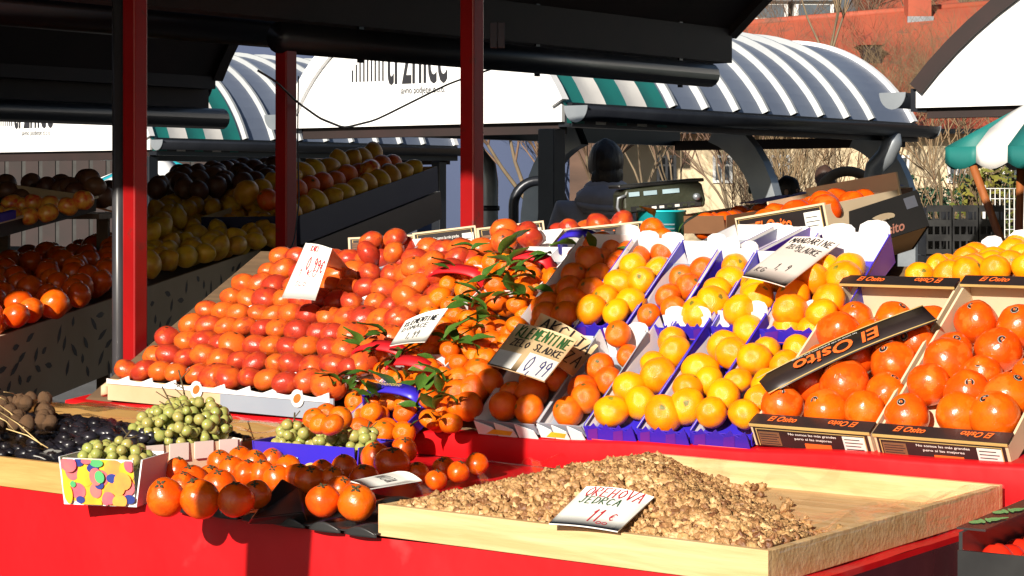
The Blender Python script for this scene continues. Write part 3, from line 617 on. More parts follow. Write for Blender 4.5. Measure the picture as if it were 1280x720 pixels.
KA = kiosk('barrel-roofed market kiosk with white gable sign and green striped awning, rear of the main stall', -7.68, -5.5, 7.2, 12.0, ze=2.04, rise=.66, beam=.13, val=1.15, sign=(-6.62, 2.36, .50, .36), posts=((-5.6, 7.25),),
           pipes=((-5.5, 11.35, 1), (-7.68, 9.3, -1)), struts=((-5.5, 9.75, 1), (-7.68, 9.9, -1), (-5.5, 11.9, 1)))
KB = kiosk('far barrel-roofed market kiosk whose sign shows beyond the dark fruit stall', -15.5, -12.75, 10.7, 15.4, ze=2.02, rise=.95, beam=.15, val=1.2, sign=(-14.42, 2.33, .60, .40), posts=((-12.85, 10.8), (-12.85, 15.2)), struts=((-12.75, 13, 1),))
KF = kiosk('market kiosk with plain white gable and black arched edge beside the striped parasol', -3.68, .4, 8.2, 13.0, ze=2.11, rise=.95, beam=.12, val=0, posts=((.3, 8.3), (.3, 12.9)), struts=((-3.68, 12.8, -1),))
KD = kiosk('dark barrel roof on red posts above the fruit display', -2.95, 2.1, -1.35, 4.85, ze=2.20, rise=1.0, gable=False, red=((-2.68, 1.18, 2.15), (-1.99, 1.82, 2.55), (2.0, 4.3, 2.1), (-2.86, 1.985, 1.98)), beam=.13)
KE = kiosk('dark barrel roof above the shaded fruit stall', -6.15, -3.4, -1.35, 4.97, ze=2.11, gable=True, red=((-6.05, -1.2, 2.0),), beam=.05)  # near gable, out of view, put in to shade the stall
MB().box((-.835, -1.36, 0), (-.68, -1.30, 2.9)).build('post', M['red_paint'], KD, bevel=.004)  # wide front post added out of view to cast the shadow band
MB().tube([(-2.86, 1.95, 1.985), (-2.86, 4.55, 1.985)], .05, 14).build('gutter_pipe', M['dark_metal'], KD)
for tt in (2.4, 3.4, 4.4): MB().box((-2.915, tt-.012, 1.93), (-2.905, tt+.012, 2.2)).build('bracket', M['dark_metal'], KD)
MB().box((-6.1, -1.39, .2), (-2.78, -1.37, 2.45)).build('added_shade_screen', M['dark_under'], KE)  # unseen screen added across the front to darken this stall
MB().box((-6.22, -1.3, .2), (-6.20, 3.0, 1.84)).build('added_shade_screen', M['dark_under'], KE)  # second unseen screen, added at the side to darken the stall
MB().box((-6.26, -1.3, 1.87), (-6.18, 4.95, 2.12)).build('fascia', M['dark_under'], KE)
MB().tube([(-6.12, -1.3, 1.885), (-6.12, 4.99, 1.885)], .055, 14).build('gutter_pipe', M['dark_metal'], KE)
# purlins inside the dark roof, pipe beside the red post, box on the far post
pu = MB()
for i, a in enumerate(arcpts(-2.95, 2.1, 2.20, 1.0, 12)):
    if 0 < i < 12: MB().bar((a[0]-a[2]*.07, -1.3, a[1]-a[3]*.07), (a[0]-a[2]*.07, 4.8, a[1]-a[3]*.07), .05, .07).build('purlin', M['dark_under'], KD)
for tt in (.9, 2.7):
    for q in range(1): MB().box((-2.9, tt-.035, 2.26), (2.1, tt+.035, 2.38)).build('cross_beam', M['dark_under'], KD)
p = W(149, 240, 5.72); o = tag(MB().tube([(p.x, p.y, 0), (p.x, p.y, 2.15)], .020, 12).build('drain_pipe', M['grey_pipe']), 'shiny dark grey drain pipe standing against the red post', 'pipe')
p = W(622, 44, 5.6); jb = thing('switch_box', 'small white electrical box with two covers fixed near the top of a red post', 'switch box', p)
MB().box((-.020, -.012, -.035), (-.001, .012, .035)).build('cover', M['plaster_grey'], jb, bevel=.003); MB().box((.001, -.012, -.035), (.020, .012, .035)).build('cover', M['plaster_grey'], jb, bevel=.003)
def cable(label, pts, r=.004, m_='black_plastic'):
    P_ = [V(p) for p in pts]; out = []
    for i in range(len(P_)-1):
        for q in range(6): out.append(P_[i].lerp(P_[i+1], q/6))
    out.append(P_[-1]); sm = [out[0]]+[(out[i-1]+out[i]*2+out[i+1])/4 for i in range(1, len(out)-1)]+[out[-1]]
    return tag(MB().tube(sm, r, 6).build('cable', M[m_]), label, 'cable')
cable('black cable sagging from the shaded red post across the white sign', [W(322, 88, 6.3), W(345, 102, 6.3), W(372, 128, 6.4), W(400, 148, 6.6), W(430, 160, 6.9), W(470, 150, 7.2), W(560, 105, 7.4), W(618, 85, 7.5)])
cable('thin pale wire hanging down beside the shaded red post', [W(373, 95, 6.4), W(372, 180, 6.4), W(374, 250, 6.4), W(368, 300, 6.35), W(360, 318, 6.3)], .0025, 'plaster_grey')
# steel hoops and bicycles area
def hoop(label, px0, px1, top, Y, m_):
    a, b = W(px0, 300, Y), W(px1, 300, Y); c = (a+b)/2; r = (b-a).length/2; zt = ZC+(HY-top)/F*Y
    pts = [(-r, 0, 0), (-r, 0, zt-r)]+[(-r*math.cos(t), 0, zt-r+r*math.sin(t)) for t in [PI*i/16 for i in range(1, 16)]]+[(r, 0, zt-r), (r, 0, 0)]
    o = MB().tube(pts, .035*Y/14, 8).build('hoop_stand', M[m_]); o.location = (c.x, c.y, 0); tag(o, label, 'hoop stand')
hoop('black steel hoop stand behind the row of fruit boxes', 642, 704, 226, 13, 'dark_metal')
hoop('pale brown steel hoop stand beside the downpipe', 1023, 1096, 214, 17.5, 'bark')
# striped parasols
def parasol(label, c, hw, zt, ze, yaw, mats, ns=7, pole=None, group=None):
    Mx = Matrix.Translation((c.x, c.y, 0)) @ Matrix.Rotation(yaw, 4, 'Z'); root = thing('market_parasol', label, 'parasol', Mx, group)
    cn = MB(); corners = [V((-hw, -hw, ze)), V((hw, -hw, ze)), V((hw, hw, ze)), V((-hw, hw, ze))]; ap = V((0, 0, zt))
    for i in range(4):
        a, b = corners[i], corners[(i+1) % 4]
        for k in range(ns):
            p, q = a.lerp(b, k/ns), a.lerp(b, (k+1)/ns); tp_, tq = p.lerp(ap, .97), q.lerp(ap, .97)
            # stripes run parallel to the slope line of this face: clip against the hips
            vs = []; 
            def up(u, f):   # point on face at edge fraction u, height fraction f (0..1)
                lo, hi = f/2, 1-f/2; x = min(max(u, lo), hi); base = a.lerp(b, .5); 
                return a.lerp(b, x)+(ap-(a+b)/2)*f+V((0, 0, -.02*math.sin(PI*f)))
            rows = 10
            for j in range(rows+1):
                f = j/rows
                for q_ in (k/ns, (k+.5)/ns, (k+1)/ns): vs.append(up(q_, f))
            cn.add(vs, [(j*3+i_, j*3+i_+1, (j+1)*3+i_+1, (j+1)*3+i_) for j in range(rows) for i_ in range(2)], k % 2, True)
            out = (b-a).cross(UP).normalized()*.006; vl = []
            for q_ in range(7):
                u = q_/6; pp = p.lerp(q, u)
                for h_ in (0, .5, 1): vl.append(pp+out*(.3+math.sin(PI*u))*h_-V((0, 0, (.085+.035*math.sin(PI*u))*h_)))
            cn.add(vl, [(j*3+i_, (j+1)*3+i_, (j+1)*3+i_+1, j*3+i_+1) for j in range(6) for i_ in range(2)], k % 2, True)
    cn.build('canopy', [M[x] for x in mats], root, solid=.004)
    MB().tube([(0, 0, 0), (0, 0, zt+.05)], .026, 10).build('pole', M['woodred'], root)
    for c_ in corners: MB().tube([(0, 0, ze-.35), tuple(c_*.9+V((0, 0, ze*.1-.02)))], .013, 6).build('rib', M['woodred'], root)
    return root
YP = 11.0
pc = W(1182, 184, YP); yaw = -R(46)
parasol('green and white striped parasol with scalloped edge at the wooden poles', pc+V((math.cos(yaw)*1.25-math.sin(yaw)*1.25, math.sin(yaw)*1.25+math.cos(yaw)*1.25, 0)), 1.25, 2.75, pc.z, yaw, ('teal', 'awn_white'), 13)
for (a, b, lb) in ((W(1216, 207, 10.9), W(1258, 318, 10.9), 'varnished wooden pole leaning under the striped parasol'), (W(1276, 205, 10.9), W(1273, 318, 10.9), 'upright varnished wooden pole at the photo edge under the striped parasol')):
    d = (b-a)/(b.z-a.z); b = a+d*(0-a.z); tag(MB().tube([a, b], .022, 8).build('wooden_pole', M['woodred']), lb, 'pole')
c = W(190, 232, 24); parasol('cyan and white striped parasol far beyond the shaded lemons', V((c.x, c.y+.4, 0)), 1.02, 1.95, 1.46, R(28), ('cyan_w', 'gable_white'), 7)
# ------------------------------------------------------------------ table, cloths, stand
ZT = .890
tb = thing('stall_table', 'long timber stall table under the red cloth, carrying the wooden trays', 'table', STM)
MB().box((-3.0, .03, .845), (.0, 1.02, .884)).build('tabletop', M['tablewood'], tb)
for s_, t_ in ((-2.9, .1), (-.1, .1), (-2.9, .95), (-.1, .95), (-1.5, .1), (-1.5, .95)): MB().box((s_-.03, t_-.03, 0), (s_+.03, t_+.03, .845)).build('leg', M['tablewood'], tb)
def fold(x): return 2.0*.010*math.sin(x*9+1.3*math.sin(x*2.1))+.006*math.sin(x*23+2)+.016*math.sin(x*3.1+.6)
cl = MB()
cl.grid(lambda u, v: (-3.05+3.08*u, .006+1.02*v, ZT+.0015*math.sin(u*40)*math.sin(v*19)), 60, 20)
def skirt(u, v):
    s_ = -3.05+3.08*u; d = v**.8; return (s_, .006-.010*min(1, v*6)+(fold(s_)-.012)*d, ZT-.70*v-.004*math.sin(s_*5))
cl.grid(skirt, 220, 16)
cl.grid(lambda u, v: (.03+.008*min(1, v*6)+(.012+fold(u*1.1+3)*.8)*v, .006+1.02*u, ZT-.70*v), 60, 12)
cl.f = [f[::-1] for f in cl.f]
o = cl.build('tablecloth', M['red_cloth']); o.matrix_world = STM; tag(o, 'bright red cloth covering the front table and hanging down its front', 'tablecloth')
ds = thing('display_stand', 'sloping timber display stand that holds up the fruit boxes', 'stand', STM)
def pz(t_): return ZB+K*(t_-T0)
MB().hexa([(-2.62, T0+.004, pz(T0)-.045), (.45, T0+.004, pz(T0)-.045), (.45, 1.62, pz(1.62)-.045), (-2.62, 1.62, pz(1.62)-.045),
           (-2.62, T0+.004, pz(T0)-.022), (.45, T0+.004, pz(T0)-.022), (.45, 1.62, pz(1.62)-.022), (-2.62, 1.62, pz(1.62)-.022)]).build('board', M['tablewood'], ds)
MB().box((-2.62, 1.63, pz(1.62)-.10), (-1.2, 2.05, pz(1.62)-.075)).build('shelf', M['tablewood'], ds)
for s_ in (-2.55, -1.1, .35):
    MB().box((s_-.03, 1.54, 0), (s_+.03, 1.6, pz(1.54)-.05)).build('leg', M['tablewood'], ds); MB().box((s_-.03, 1.05, 0), (s_+.03, 1.10, pz(1.05)-.05)).build('leg', M['tablewood'], ds)
def zr(s_):   # top line of the raised cloth strip
    return .944+(0 if s_ < -1.41 else .038*min(1, (s_+1.41)/1.3))+.0025*math.sin(s_*13)
def riser(u, v):
    s_ = -2.66+3.1*u
    if v < .72: q = v/.72; return (s_, T0-.02+.006*math.sin(s_*8)-.004*math.sin(q*PI), ZT+.002+(zr(s_)-ZT-.002)*q)
    q = (v-.72)/.28; return (s_, T0-.02+.006*math.sin(s_*8)+.10*q, zr(s_)+.052*q*.2)
rb = MB().grid(riser, 120, 14); o = rb.build('tablecloth', M['red_cloth']); o.matrix_world = STM; tag(o, 'red cloth strip along the front edge of the raised fruit stand', 'tablecloth')
# ------------------------------------------------------------------ wooden trays
def wooden_tray(label, s0, s1, t0, t1, m_, thick=.014, h=.056):
    r_ = thing('wooden_tray', label, 'tray', STM @ Matrix.Translation((s0, t0, ZT+.002))); w_, d_ = s1-s0, t1-t0
    MB().box((thick, thick, .002), (w_-thick, d_-thick, .010)).build('base', m_, r_)
    MB().box((0, 0, 0), (w_, thick, h)).build('board', m_, r_, bevel=.0012); MB().box((0, d_-thick, 0), (w_, d_, h)).build('board', m_, r_, bevel=.0012)
    for x in (0, w_-thick): MB().box((x, thick+.0005, 0), (x+thick, d_-thick-.0005, h-.001)).build('board', m_, r_, bevel=.0012)
    return r_
wooden_tray('large pale wooden tray heaped with shelled walnuts', -.787, 0, 0, .89, M['wood'])
wooden_tray('golden wooden tray of dried fruit at the shaded end of the table', -2.62, -1.60, 0, .80, M['wood2'], h=.06)
# ------------------------------------------------------------------ walnut kernels
rim, flo = .946, ZT+.012
def heap(s_, t_):
    d = (.245-(s_+t_))/1.414
    if d <= 0: return flo-.01
    z = min(flo+.36*d+.004, rim-.010+.30*max(0, t_-.016), rim-.012+.26*(s_+.787), rim-.006+.34*(.875-t_), 0.994+.05*(-s_-.25)*.3)
    return max(flo, z)+.008*noise.noise(V((s_*9, t_*9, 0)))
def heap_smooth(s_, t_): return sum(heap(s_+a, t_+b) for a in (-.025, 0, .025) for b in (-.025, 0, .025))/9
N = 70
H = [[heap_smooth(-.772+.757*i/N, .016+.858*j/N) for i in range(N+1)] for j in range(N+1)]
def hz(s_, t_):
    x = min(max((s_+.772)/.757*N, 0), N-1e-4); y = min(max((t_-.016)/.858*N, 0), N-1e-4); i, j = int(x), int(y); a, b = x-i, y-j
    return (H[j][i]*(1-a)+H[j][i+1]*a)*(1-b)+(H[j+1][i]*(1-a)+H[j+1][i+1]*a)*b
def icosphere(n):
    t = (1+5**.5)/2; v = [V(p).normalized() for p in ((-1,t,0),(1,t,0),(-1,-t,0),(1,-t,0),(0,-1,t),(0,1,t),(0,-1,-t),(0,1,-t),(t,0,-1),(t,0,1),(-t,0,-1),(-t,0,1))]
    f = [(0,11,5),(0,5,1),(0,1,7),(0,7,10),(0,10,11),(1,5,9),(5,11,4),(11,10,2),(10,7,6),(7,1,8),(3,9,4),(3,4,2),(3,2,6),(3,6,8),(3,8,9),(4,9,5),(2,4,11),(6,2,10),(8,6,7),(9,8,1)]
    for _ in range(n):
        c = {}; g = []
        def mid(a, b):
            k_ = (min(a, b), max(a, b))
            if k_ not in c: v.append(((v[a]+v[b])/2).normalized()); c[k_] = len(v)-1
            return c[k_]
        for a, b, d in f: x, y, z = mid(a, b), mid(b, d), mid(d, a); g += [(a, x, z), (b, y, x), (d, z, y), (x, y, z)]
        f = g
    return np.array([p[:] for p in v]), np.array(f)
iv, if_ = icosphere(2)
def kernel(seed):
    rr = random.Random(seed); off = V((seed*3.7, seed*1.3, 0)); out = iv.copy()
    for i, p in enumerate(iv):
        q = V(p); r = 1+.34*noise.noise(q*2.1+off)*1.4+.16*abs(noise.noise(q*5+off))*-1.6
        out[i] = p*r
    sx = rr.uniform(.75, 1.25); out *= np.array([1.15*sx, .85, .52+.3*rr.random()])
    return out
ker = [kernel(i) for i in range(14)]
rng = np.random.default_rng(5); PV, PF, PC = [], [], []; nv = 0
def rotm(rng):
    q = rng.normal(size=4); q /= np.linalg.norm(q); a, b, c, d = q
    return np.array([[1-2*(c*c+d*d), 2*(b*c-a*d), 2*(b*d+a*c)], [2*(b*c+a*d), 1-2*(b*b+d*d), 2*(c*d-a*b)], [2*(b*d-a*c), 2*(c*d+a*b), 1-2*(b*b+c*c)]])
cnt = 0
while cnt < 8600:
    s_, t_ = rng.uniform(-.765, -.02), rng.uniform(.022, .865); d = (.245-(s_+t_))
    if d < -.01 and rng.random() > .03: continue
    if d < -.10: continue
    z = hz(s_, t_) if d > 0 else flo+.004
    r_ = .0092*rng.uniform(.6, 1.25) if rng.random() > .18 else .006*rng.uniform(.6, 1)
    p = ker[rng.integers(14)] @ rotm(rng).T*r_+np.array([s_, t_, z+rng.uniform(-.004, .005)+(.004 if d <= 0 else 0)])
    PV.append(p); PF.append(if_+nv); nv += len(p); PC.append(np.full(len(p), rng.random())); cnt += 1
# pile under the loose kernels
gv = np.array([(-.772+.757*i/N, .016+.858*j/N, H[j][i]-.007) for j in range(N+1) for i in range(N+1)])
def np_mesh(name, verts, tris, extra=None):
    me = bpy.data.meshes.new(name); me.vertices.add(len(verts)); me.vertices.foreach_set('co', verts.astype(np.float32).ravel())
    me.loops.add(len(tris)*3); me.loops.foreach_set('vertex_index', tris.astype(np.int32).ravel()); me.polygons.add(len(tris))
    me.polygons.foreach_set('loop_start', np.arange(0, len(tris)*3, 3, dtype=np.int32)); me.polygons.foreach_set('loop_total', np.full(len(tris), 3, dtype=np.int32))
    me.update(calc_edges=True); me.polygons.foreach_set('use_smooth', np.ones(len(tris), dtype=bool)); return me
gt_ = []
for j in range(N):
    for i in range(N):
        if max(H[j][i], H[j+1][i+1], H[j][i+1], H[j+1][i]) < flo+.001: continue
        a = nv+j*(N+1)+i; gt_ += [(a, a+1, a+N+2), (a, a+N+2, a+N+1)]
PV.append(gv); PF.append(np.array(gt_)); PC.append(np.full(len(gv), .3))
me = np_mesh('walnut_kernels', np.concatenate(PV), np.concatenate(PF))
at = me.attributes.new('tint', 'FLOAT', 'POINT'); at.data.foreach_set('value', np.concatenate(PC).astype(np.float32))
mw = bpy.data.materials.new('walnut_kernel'); mw.use_nodes = True; nt = mw.node_tree; b = nt.nodes['Principled BSDF']; b.inputs['Roughness'].default_value = .55
an = nt.nodes.new('ShaderNodeAttribute'); an.attribute_name = 'tint'; cr = nt.nodes.new('ShaderNodeValToRGB'); nt.links.new(an.outputs['Fac'], cr.inputs[0])
el = cr.color_ramp.elements; el[0].position = 0; el[0].color = (.15, .055, .02, 1); el[1].position = 1; el[1].color = (.64, .43, .21, 1)
for ps, c in ((.25, (.33, .17, .065, 1)), (.6, (.45, .26, .11, 1)), (.85, (.43, .24, .09, 1))): e_ = el.new(ps); e_.color = c
nz = nt.nodes.new('ShaderNodeTexNoise'); nz.inputs['Scale'].default_value = 160; tcn = nt.nodes.new('ShaderNodeTexCoord'); nt.links.new(tcn.outputs['Object'], nz.inputs['Vector'])
mxn = nt.nodes.new('ShaderNodeMix'); mxn.data_type = 'RGBA'; mxn.blend_type = 'OVERLAY'; mxn.inputs[0].default_value = .6; nt.links.new(cr.outputs[0], mxn.inputs[6]); nt.links.new(nz.outputs['Fac'], mxn.inputs[7]); nt.links.new(mxn.outputs[2], b.inputs['Base Color'])
bp = nt.nodes.new('ShaderNodeBump'); bp.inputs['Strength'].default_value = .5; bp.inputs['Distance'].default_value = .004; nt.links.new(nz.outputs['Fac'], bp.inputs['Height']); nt.links.new(bp.outputs[0], b.inputs['Normal'])
me.materials.append(mw); o = bpy.data.objects.new('walnut_kernels', me); link(o); o.matrix_world = STM
tag(o, 'heap of broken shelled walnut kernels in the large pale tray', 'walnuts', kind='stuff')
# ------------------------------------------------------------------ plastic film on the tray
fm = MB()
def film(u, v):   # u along t, v across: tray floor -> over the near board -> hanging down outside
    t_ = .02+.86*u; w1 = .010*math.sin(u*31+3*v)+.007*math.sin(u*57+v*9)
    if v < .35: q = v/.35; return (-.22+.205*q+.05*math.sin(u*9)*(1-q), t_, flo+.012+.046*q*q+.006*math.sin(u*25+q*5)+.004*noise.noise(V((u*12, q*5, 0)))*3)
    if v < .5: q = (v-.35)/.15; return (-.015+.022*q, t_, rim+.003+.003*math.sin(u*40))
    q = (v-.5)/.5; return (.008+.012*q+abs(w1)*q*.6, t_, rim-.12*q)
fm.grid(film, 90, 40); o = fm.build('plastic_film', M['film']); o.matrix_world = STM; tag(o, 'crumpled clear plastic film draped over the side board of the walnut tray', 'plastic film')
fm = MB(); fm.grid(lambda u, v: (-.60+.56*u, .70+.165*v+.02*math.sin(u*7), flo+.004+.05*v**2.2+.006*noise.noise(V((u*9, v*5, 2)))*2+.006*math.sin(u*22+v*3)), 60, 20)
o = fm.build('plastic_film', M['film']); o.matrix_world = STM; tag(o, 'clear plastic film lying in the empty far corner of the walnut tray', 'plastic film')
fm = MB(); fm.grid(lambda u, v: (-.79+.05*v+.01*math.sin(u*20), .02+.5*u, rim+.006+.03*math.sin(PI*v)+.006*math.sin(u*33)), 50, 8)
o = fm.build('plastic_film', M['film']); o.matrix_world = STM; tag(o, 'loose clear film edge beside the shaded persimmons and the walnuts', 'plastic film')
ps = MB().grid(lambda u, v: (.046+.010*math.sin(u*17+v*2)*v+.006*math.sin(u*41)*v+.012*v, .004+.95*u, ZT-.004-.62*v), 80, 20)  # sheet added over the cloth's end to carry its painted shade
o = ps.build('painted_shade_sheet', M['plum']); o.matrix_world = STM; tag(o, 'dark plum sheet painted as shade over the cloth end below the walnut tray', 'shade sheet')
# ------------------------------------------------------------------ price cards
INK = [M['red_ink'], M['green_ink'], M['black_ink'], M['blue_ink'], M['white_ink']]
def on_table(px, py, z): return G(px, py, z)
c_ = [W(733, 608, 3.50), W(818, 621, 3.44), W(772, 664, 3.30), W(686, 654, 3.36)]
price_card('white card in the walnuts with red and green writing and an eleven euro price', c_, M['paper'],
           [('OREHOVA', .10, .74, .93, .97, .016, 0), ('JEDRCA', .12, .55, .72, .72, .013, 1), ('11', .46, .12, .64, .42, .018, 0), ('€', .73, .2, .82, .36, .013, 0), ('00', .62, .08, .80, .14, .010, 0)], INK)
a, b_ = PL(382, 305, .10), PL(415, 311, .10)
kb = [W(382, 304, 5.42), W(415, 311, 5.38), W(394, 375, 5.24), W(352, 372, 5.28)]
price_card('white tent-shaped card with a red handwritten price on the soft persimmons', kb, M['paper'],
           [('KAKI', .32, .86, .62, .96, .018, 0), ('0,99€', .38, .50, .95, .74, .022, 0), ('1 KG', .22, .40, .80, .52, .012, 0), ('SLO', .25, .22, .6, .30, .010, 0)], INK)
tk = [W(382, 304, 5.425), W(415, 311, 5.385), W(450, 352, 5.66), W(416, 345, 5.70)]
n_ = 3
tp = MB(); tp.add([tk[0], tk[1], tk[2], tk[3]], [(0, 1, 2, 3)]); o = tp.build('price_card', M['paper'], solid=.002); tag(o, 'back flap of the white tent-shaped card, in its own shade', 'price card')
g1 = [W(507, 401, 4.98), W(560, 385, 4.98), W(531, 427, 4.86), W(487, 432, 4.86)]
price_card('small pale card with black writing stuck between persimmons and clementines', g1, M['paper'], [('KLEMENTINE', .10, .66, .92, .82, .022, 2), ('DOMACE', .12, .46, .80, .60, .016, 2), ('1,99', .35, .15, .70, .36, .014, 2)], INK)
g3 = [W(676, 391, 4.78), W(748, 432, 4.72), W(716, 470, 4.60), W(655, 430, 4.66)]
price_card('tan card with large black letters half hidden behind the tan clementine card', g3, M['tan_paper'], [('AKCIJA', .10, .62, .98, .94, .028, 2), ('ZA', .70, .18, .98, .5, .022, 2)], INK)
g2 = [W(648, 404, 4.66), W(722, 425, 4.60), W(681, 477, 4.42), W(609, 455, 4.48)]
price_card('tan card with green writing and a white sticker priced ninety-nine cents', g2, M['tan_paper'],
           [('KLEMENTINE', .10, .70, .98, .93, .024, 1), ('ZELO SLADKE', .12, .50, .97, .64, .018, 2), ('0,99', .56, .06, .96, .38, .016, 3)], INK, patches=((.02, .02, .40, .36, 4), (.50, .0, .99, .44, 4)))
g4 = [W(993, 296, 4.80), W(1050, 304, 4.74), W(981, 358, 4.50), W(928, 345, 4.54)]
price_card('pinkish card with black writing lying on the yellow mandarins', g4, M['pink_paper'], [('MANDARINE', .06, .84, .96, .96, .018, 2), ('ZELO', .14, .70, .40, .79, .012, 2), ('SLADKE', .40, .64, .92, .75, .014, 2), ('1,49', .42, .24, .72, .36, .012, 2), ('KG', .10, .14, .32, .24, .012, 2)], INK)
price_card('grey card standing edge-up above the pale grapes', [W(204, 515, 4.62), W(233, 522, 4.58), W(176, 549, 4.44), W(169, 529, 4.50)], M['paper'], [('GROZDJE', .1, .55, .8, .75, .02, 2)], INK)
price_card('pale card lying flat on the dark prunes', [W(97, 547, 4.45), W(112, 552, 4.42), W(62, 577, 4.22), W(42, 569, 4.26)], M['paper'], [('SLIVE', .2, .4, .8, .6, .02, 2)], INK)
price_card('grey card lying between the shaded persimmons and the walnuts', [W(497, 589, 3.92), W(527, 600, 3.84), W(460, 611, 3.76), W(438, 601, 3.82)], M['paper'], [('VANILIJA', .2, .4, .85, .6, .02, 2)], INK)
# ------------------------------------------------------------------ soft persimmons in stepped rows
L0 = V((-1.037, 5.42, 1.034)); EV, NV = V((.784, -.621, 0)), V((.621, .784, 0))
def prow(row, x, lift=0): return L0+EV*x+NV*(row*.0715)+UP*(row*.0345+lift)
PITCH = .0655
for row in range(10):
    nmax = 12 if row < 9 else 11
    start = 0 if row < 9 else 4
    rowname = ORD[row+1]+' row up'
    if row == 0: rowname = 'front row'
    for i in range(start, nmax):
        p = prow(row, (i+.45+.35*(row % 2))*PITCH+random.uniform(-.010, .010))+NV*random.uniform(-.005, .005)+UP*random.uniform(-.004, .006)
        fruit('persimmon', p, (.0375*random.choice((.92, 1, 1, 1.06, 1.14))), 'soft reddish persimmon, %s along in the %s of the steps' % (ORD[i-start+1], rowname), 'soft persimmons in stepped rows', .35)
    # tray with white paper liner
    fr = frame(prow(row, -.01), prow(row, 1), prow(row, -.01)+NV); L = nmax*PITCH+.02; x0 = start*PITCH
    rt = thing('fruit_tray', ('shallow cardboard tray with white paper lip under the front row of soft persimmons' if row == 0 else 'shallow cardboard tray under the %s of soft persimmons' % rowname), 'tray', fr)
    fw, lp = MB(), MB(); front = -.034; zt = -.022; zb_ = -.082 if row == 0 else -.05
    if row == 0:
        fw.box((0, front, zb_), (L*.53, front+.004, zt-.004), 0); fw.box((L*.53, front-.001, zb_+.001), (L+.01, front+.0035, zt-.006), 1)
        fw.tube([(-.004, front+.03, zb_+.035), (-.016, front+.018, zb_+.036), (-.018, front+.006, zb_+.03), (-.01, front, zb_+.012)], .012, 8, 0)
    else: fw.box((x0, front, zb_), (L, front+.003, zt-.006), 0)
    fw.build('front_wall', [M['kraft'], M['greyboard']], rt)
    MB().box((x0, front+.004, zb_), (L, .034, zb_+.004)).build('base', M['kraft'], rt)
    n_t = 9; x = x0; q = []
    lw = (L-x0)/n_t
    for k in range(n_t): q += [(x0+k*lw, zt-.003), (x0+k*lw+lw*.45, zt-.007), (x0+k*lw+lw*.97, zt+.008)]
    poly = [(x0, zt-.016)]+[(L, zt-.016)]+q[::-1]
    lp.prism(poly, front-.004, front-.0012).build('paper_lip', M['white_card'], rt)
    if row == 0:
        for xx in (.345, .70):
            st = MB(); 
            st.add([(xx+.022*math.cos(a), front-.0052, zt-.012+.022*math.sin(a)) for a in [2*PI*j/20 for j in range(20)]], [tuple(range(20))], 0)
            st.add([(xx+.013*math.cos(a), front-.0058, zt-.012+.011*math.sin(a)+.3*.013*math.cos(a)) for a in [2*PI*j/16 for j in range(16)]], [tuple(range(16))], 1)
            st.build('sticker', [M['white_ink'], M['logo']], rt)
# loose ones spilling between tray rows and clementines, and one small tray behind the card
for k, (px, py) in enumerate([(452, 455), (468, 440), (496, 396), (508, 372), (520, 356), (545, 345), (562, 336), (540, 328), (518, 334), (572, 322)]):
    fruit('persimmon', PL(px, py, .06), .037, 'soft persimmon at the clementine side of the stepped rows, %s from the front' % ORD[k+1], 'soft persimmons beside the clementines')
# ------------------------------------------------------------------ clementines with leaves
def inpoly(x, y, P_):
    c = False
    for i in range(len(P_)):
        x1, y1 = P_[i]; x2, y2 = P_[i-1]
        if (y1 > y) != (y2 > y) and x < (x2-x1)*(y-y1)/(y2-y1)+x1: c = not c
    return c
def scatter(poly, lift, dist, n=4000, rnd=random):
    xs = [p[0] for p in poly]; ys = [p[1] for p in poly]; out = []
    for _ in range(n):
        x, y = rnd.uniform(min(xs), max(xs)), rnd.uniform(min(ys), max(ys))
        if not inpoly(x, y, poly): continue
        p = PL(x, y, lift)
        if all((p-q).length > dist for q in out): out.append(p)
    return out
lf = MB()
for j in range(7):
    q = j/6; wv = .19*math.sin(PI*q**.8)
    for a in (-1, 0, 1): lf.v.append((q, a*wv, -.10*abs(a)*-1*.9*(1-q*.5)-.42*(q-.4)**2+.03*math.sin(q*6)+.03*a*math.sin(q*7)))
lf.f = [[j*3+i, j*3+i+1, (j+1)*3+i+1, (j+1)*3+i] for j in range(6) for i in range(2)]; lf.m = [0]*12; lf.s = [True]*12
LEAF = lf.mesh('leaf', M['leaf']); 
def leaf(par, p, size=None):
    o = bpy.data.objects.new('leaf', LEAF); link(o, par); size = size or random.uniform(.05, .09)
    q = (p-par.location)
    yaw, pit = random.uniform(0, 2*PI), random.uniform(-.9, .35)
    mw_ = Matrix.Translation(p) @ Matrix.Rotation(yaw, 4, 'Z') @ Matrix.Rotation(pit, 4, 'Y') @ Matrix.Rotation(random.uniform(-.7, .7), 4, 'X') @ Matrix.Diagonal((size, size*random.uniform(.8, 1.2), size, 1))
    bpy.context.view_layer.update() if False else None
    pm = Matrix.Translation(par.location) @ par.rotation_euler.to_matrix().to_4x4() @ Matrix.Diagonal((*par.scale, 1))
    o.matrix_parent_inverse = Matrix.Identity(4); o.matrix_basis = pm.inverted() @ mw_
    return o
POLY = [(446, 492), (470, 470), (515, 428), (545, 372), (566, 345), (590, 330), (640, 322), (700, 345), (716, 400), (660, 405), (622, 440), (606, 470), (560, 535), (500, 545), (448, 535), (440, 515)]
cl_ = []
for lift, dist, lab in ((.030, .050, 'low'), (.058, .062, 'top')):
    for p in scatter(POLY, lift, dist):
        o = fruit('clementine', p, .0275*random.uniform(.92, 1.12), 'small clementine in the loose leafy pile between persimmons and oranges', 'clementines in the loose leafy pile'); cl_.append(o)
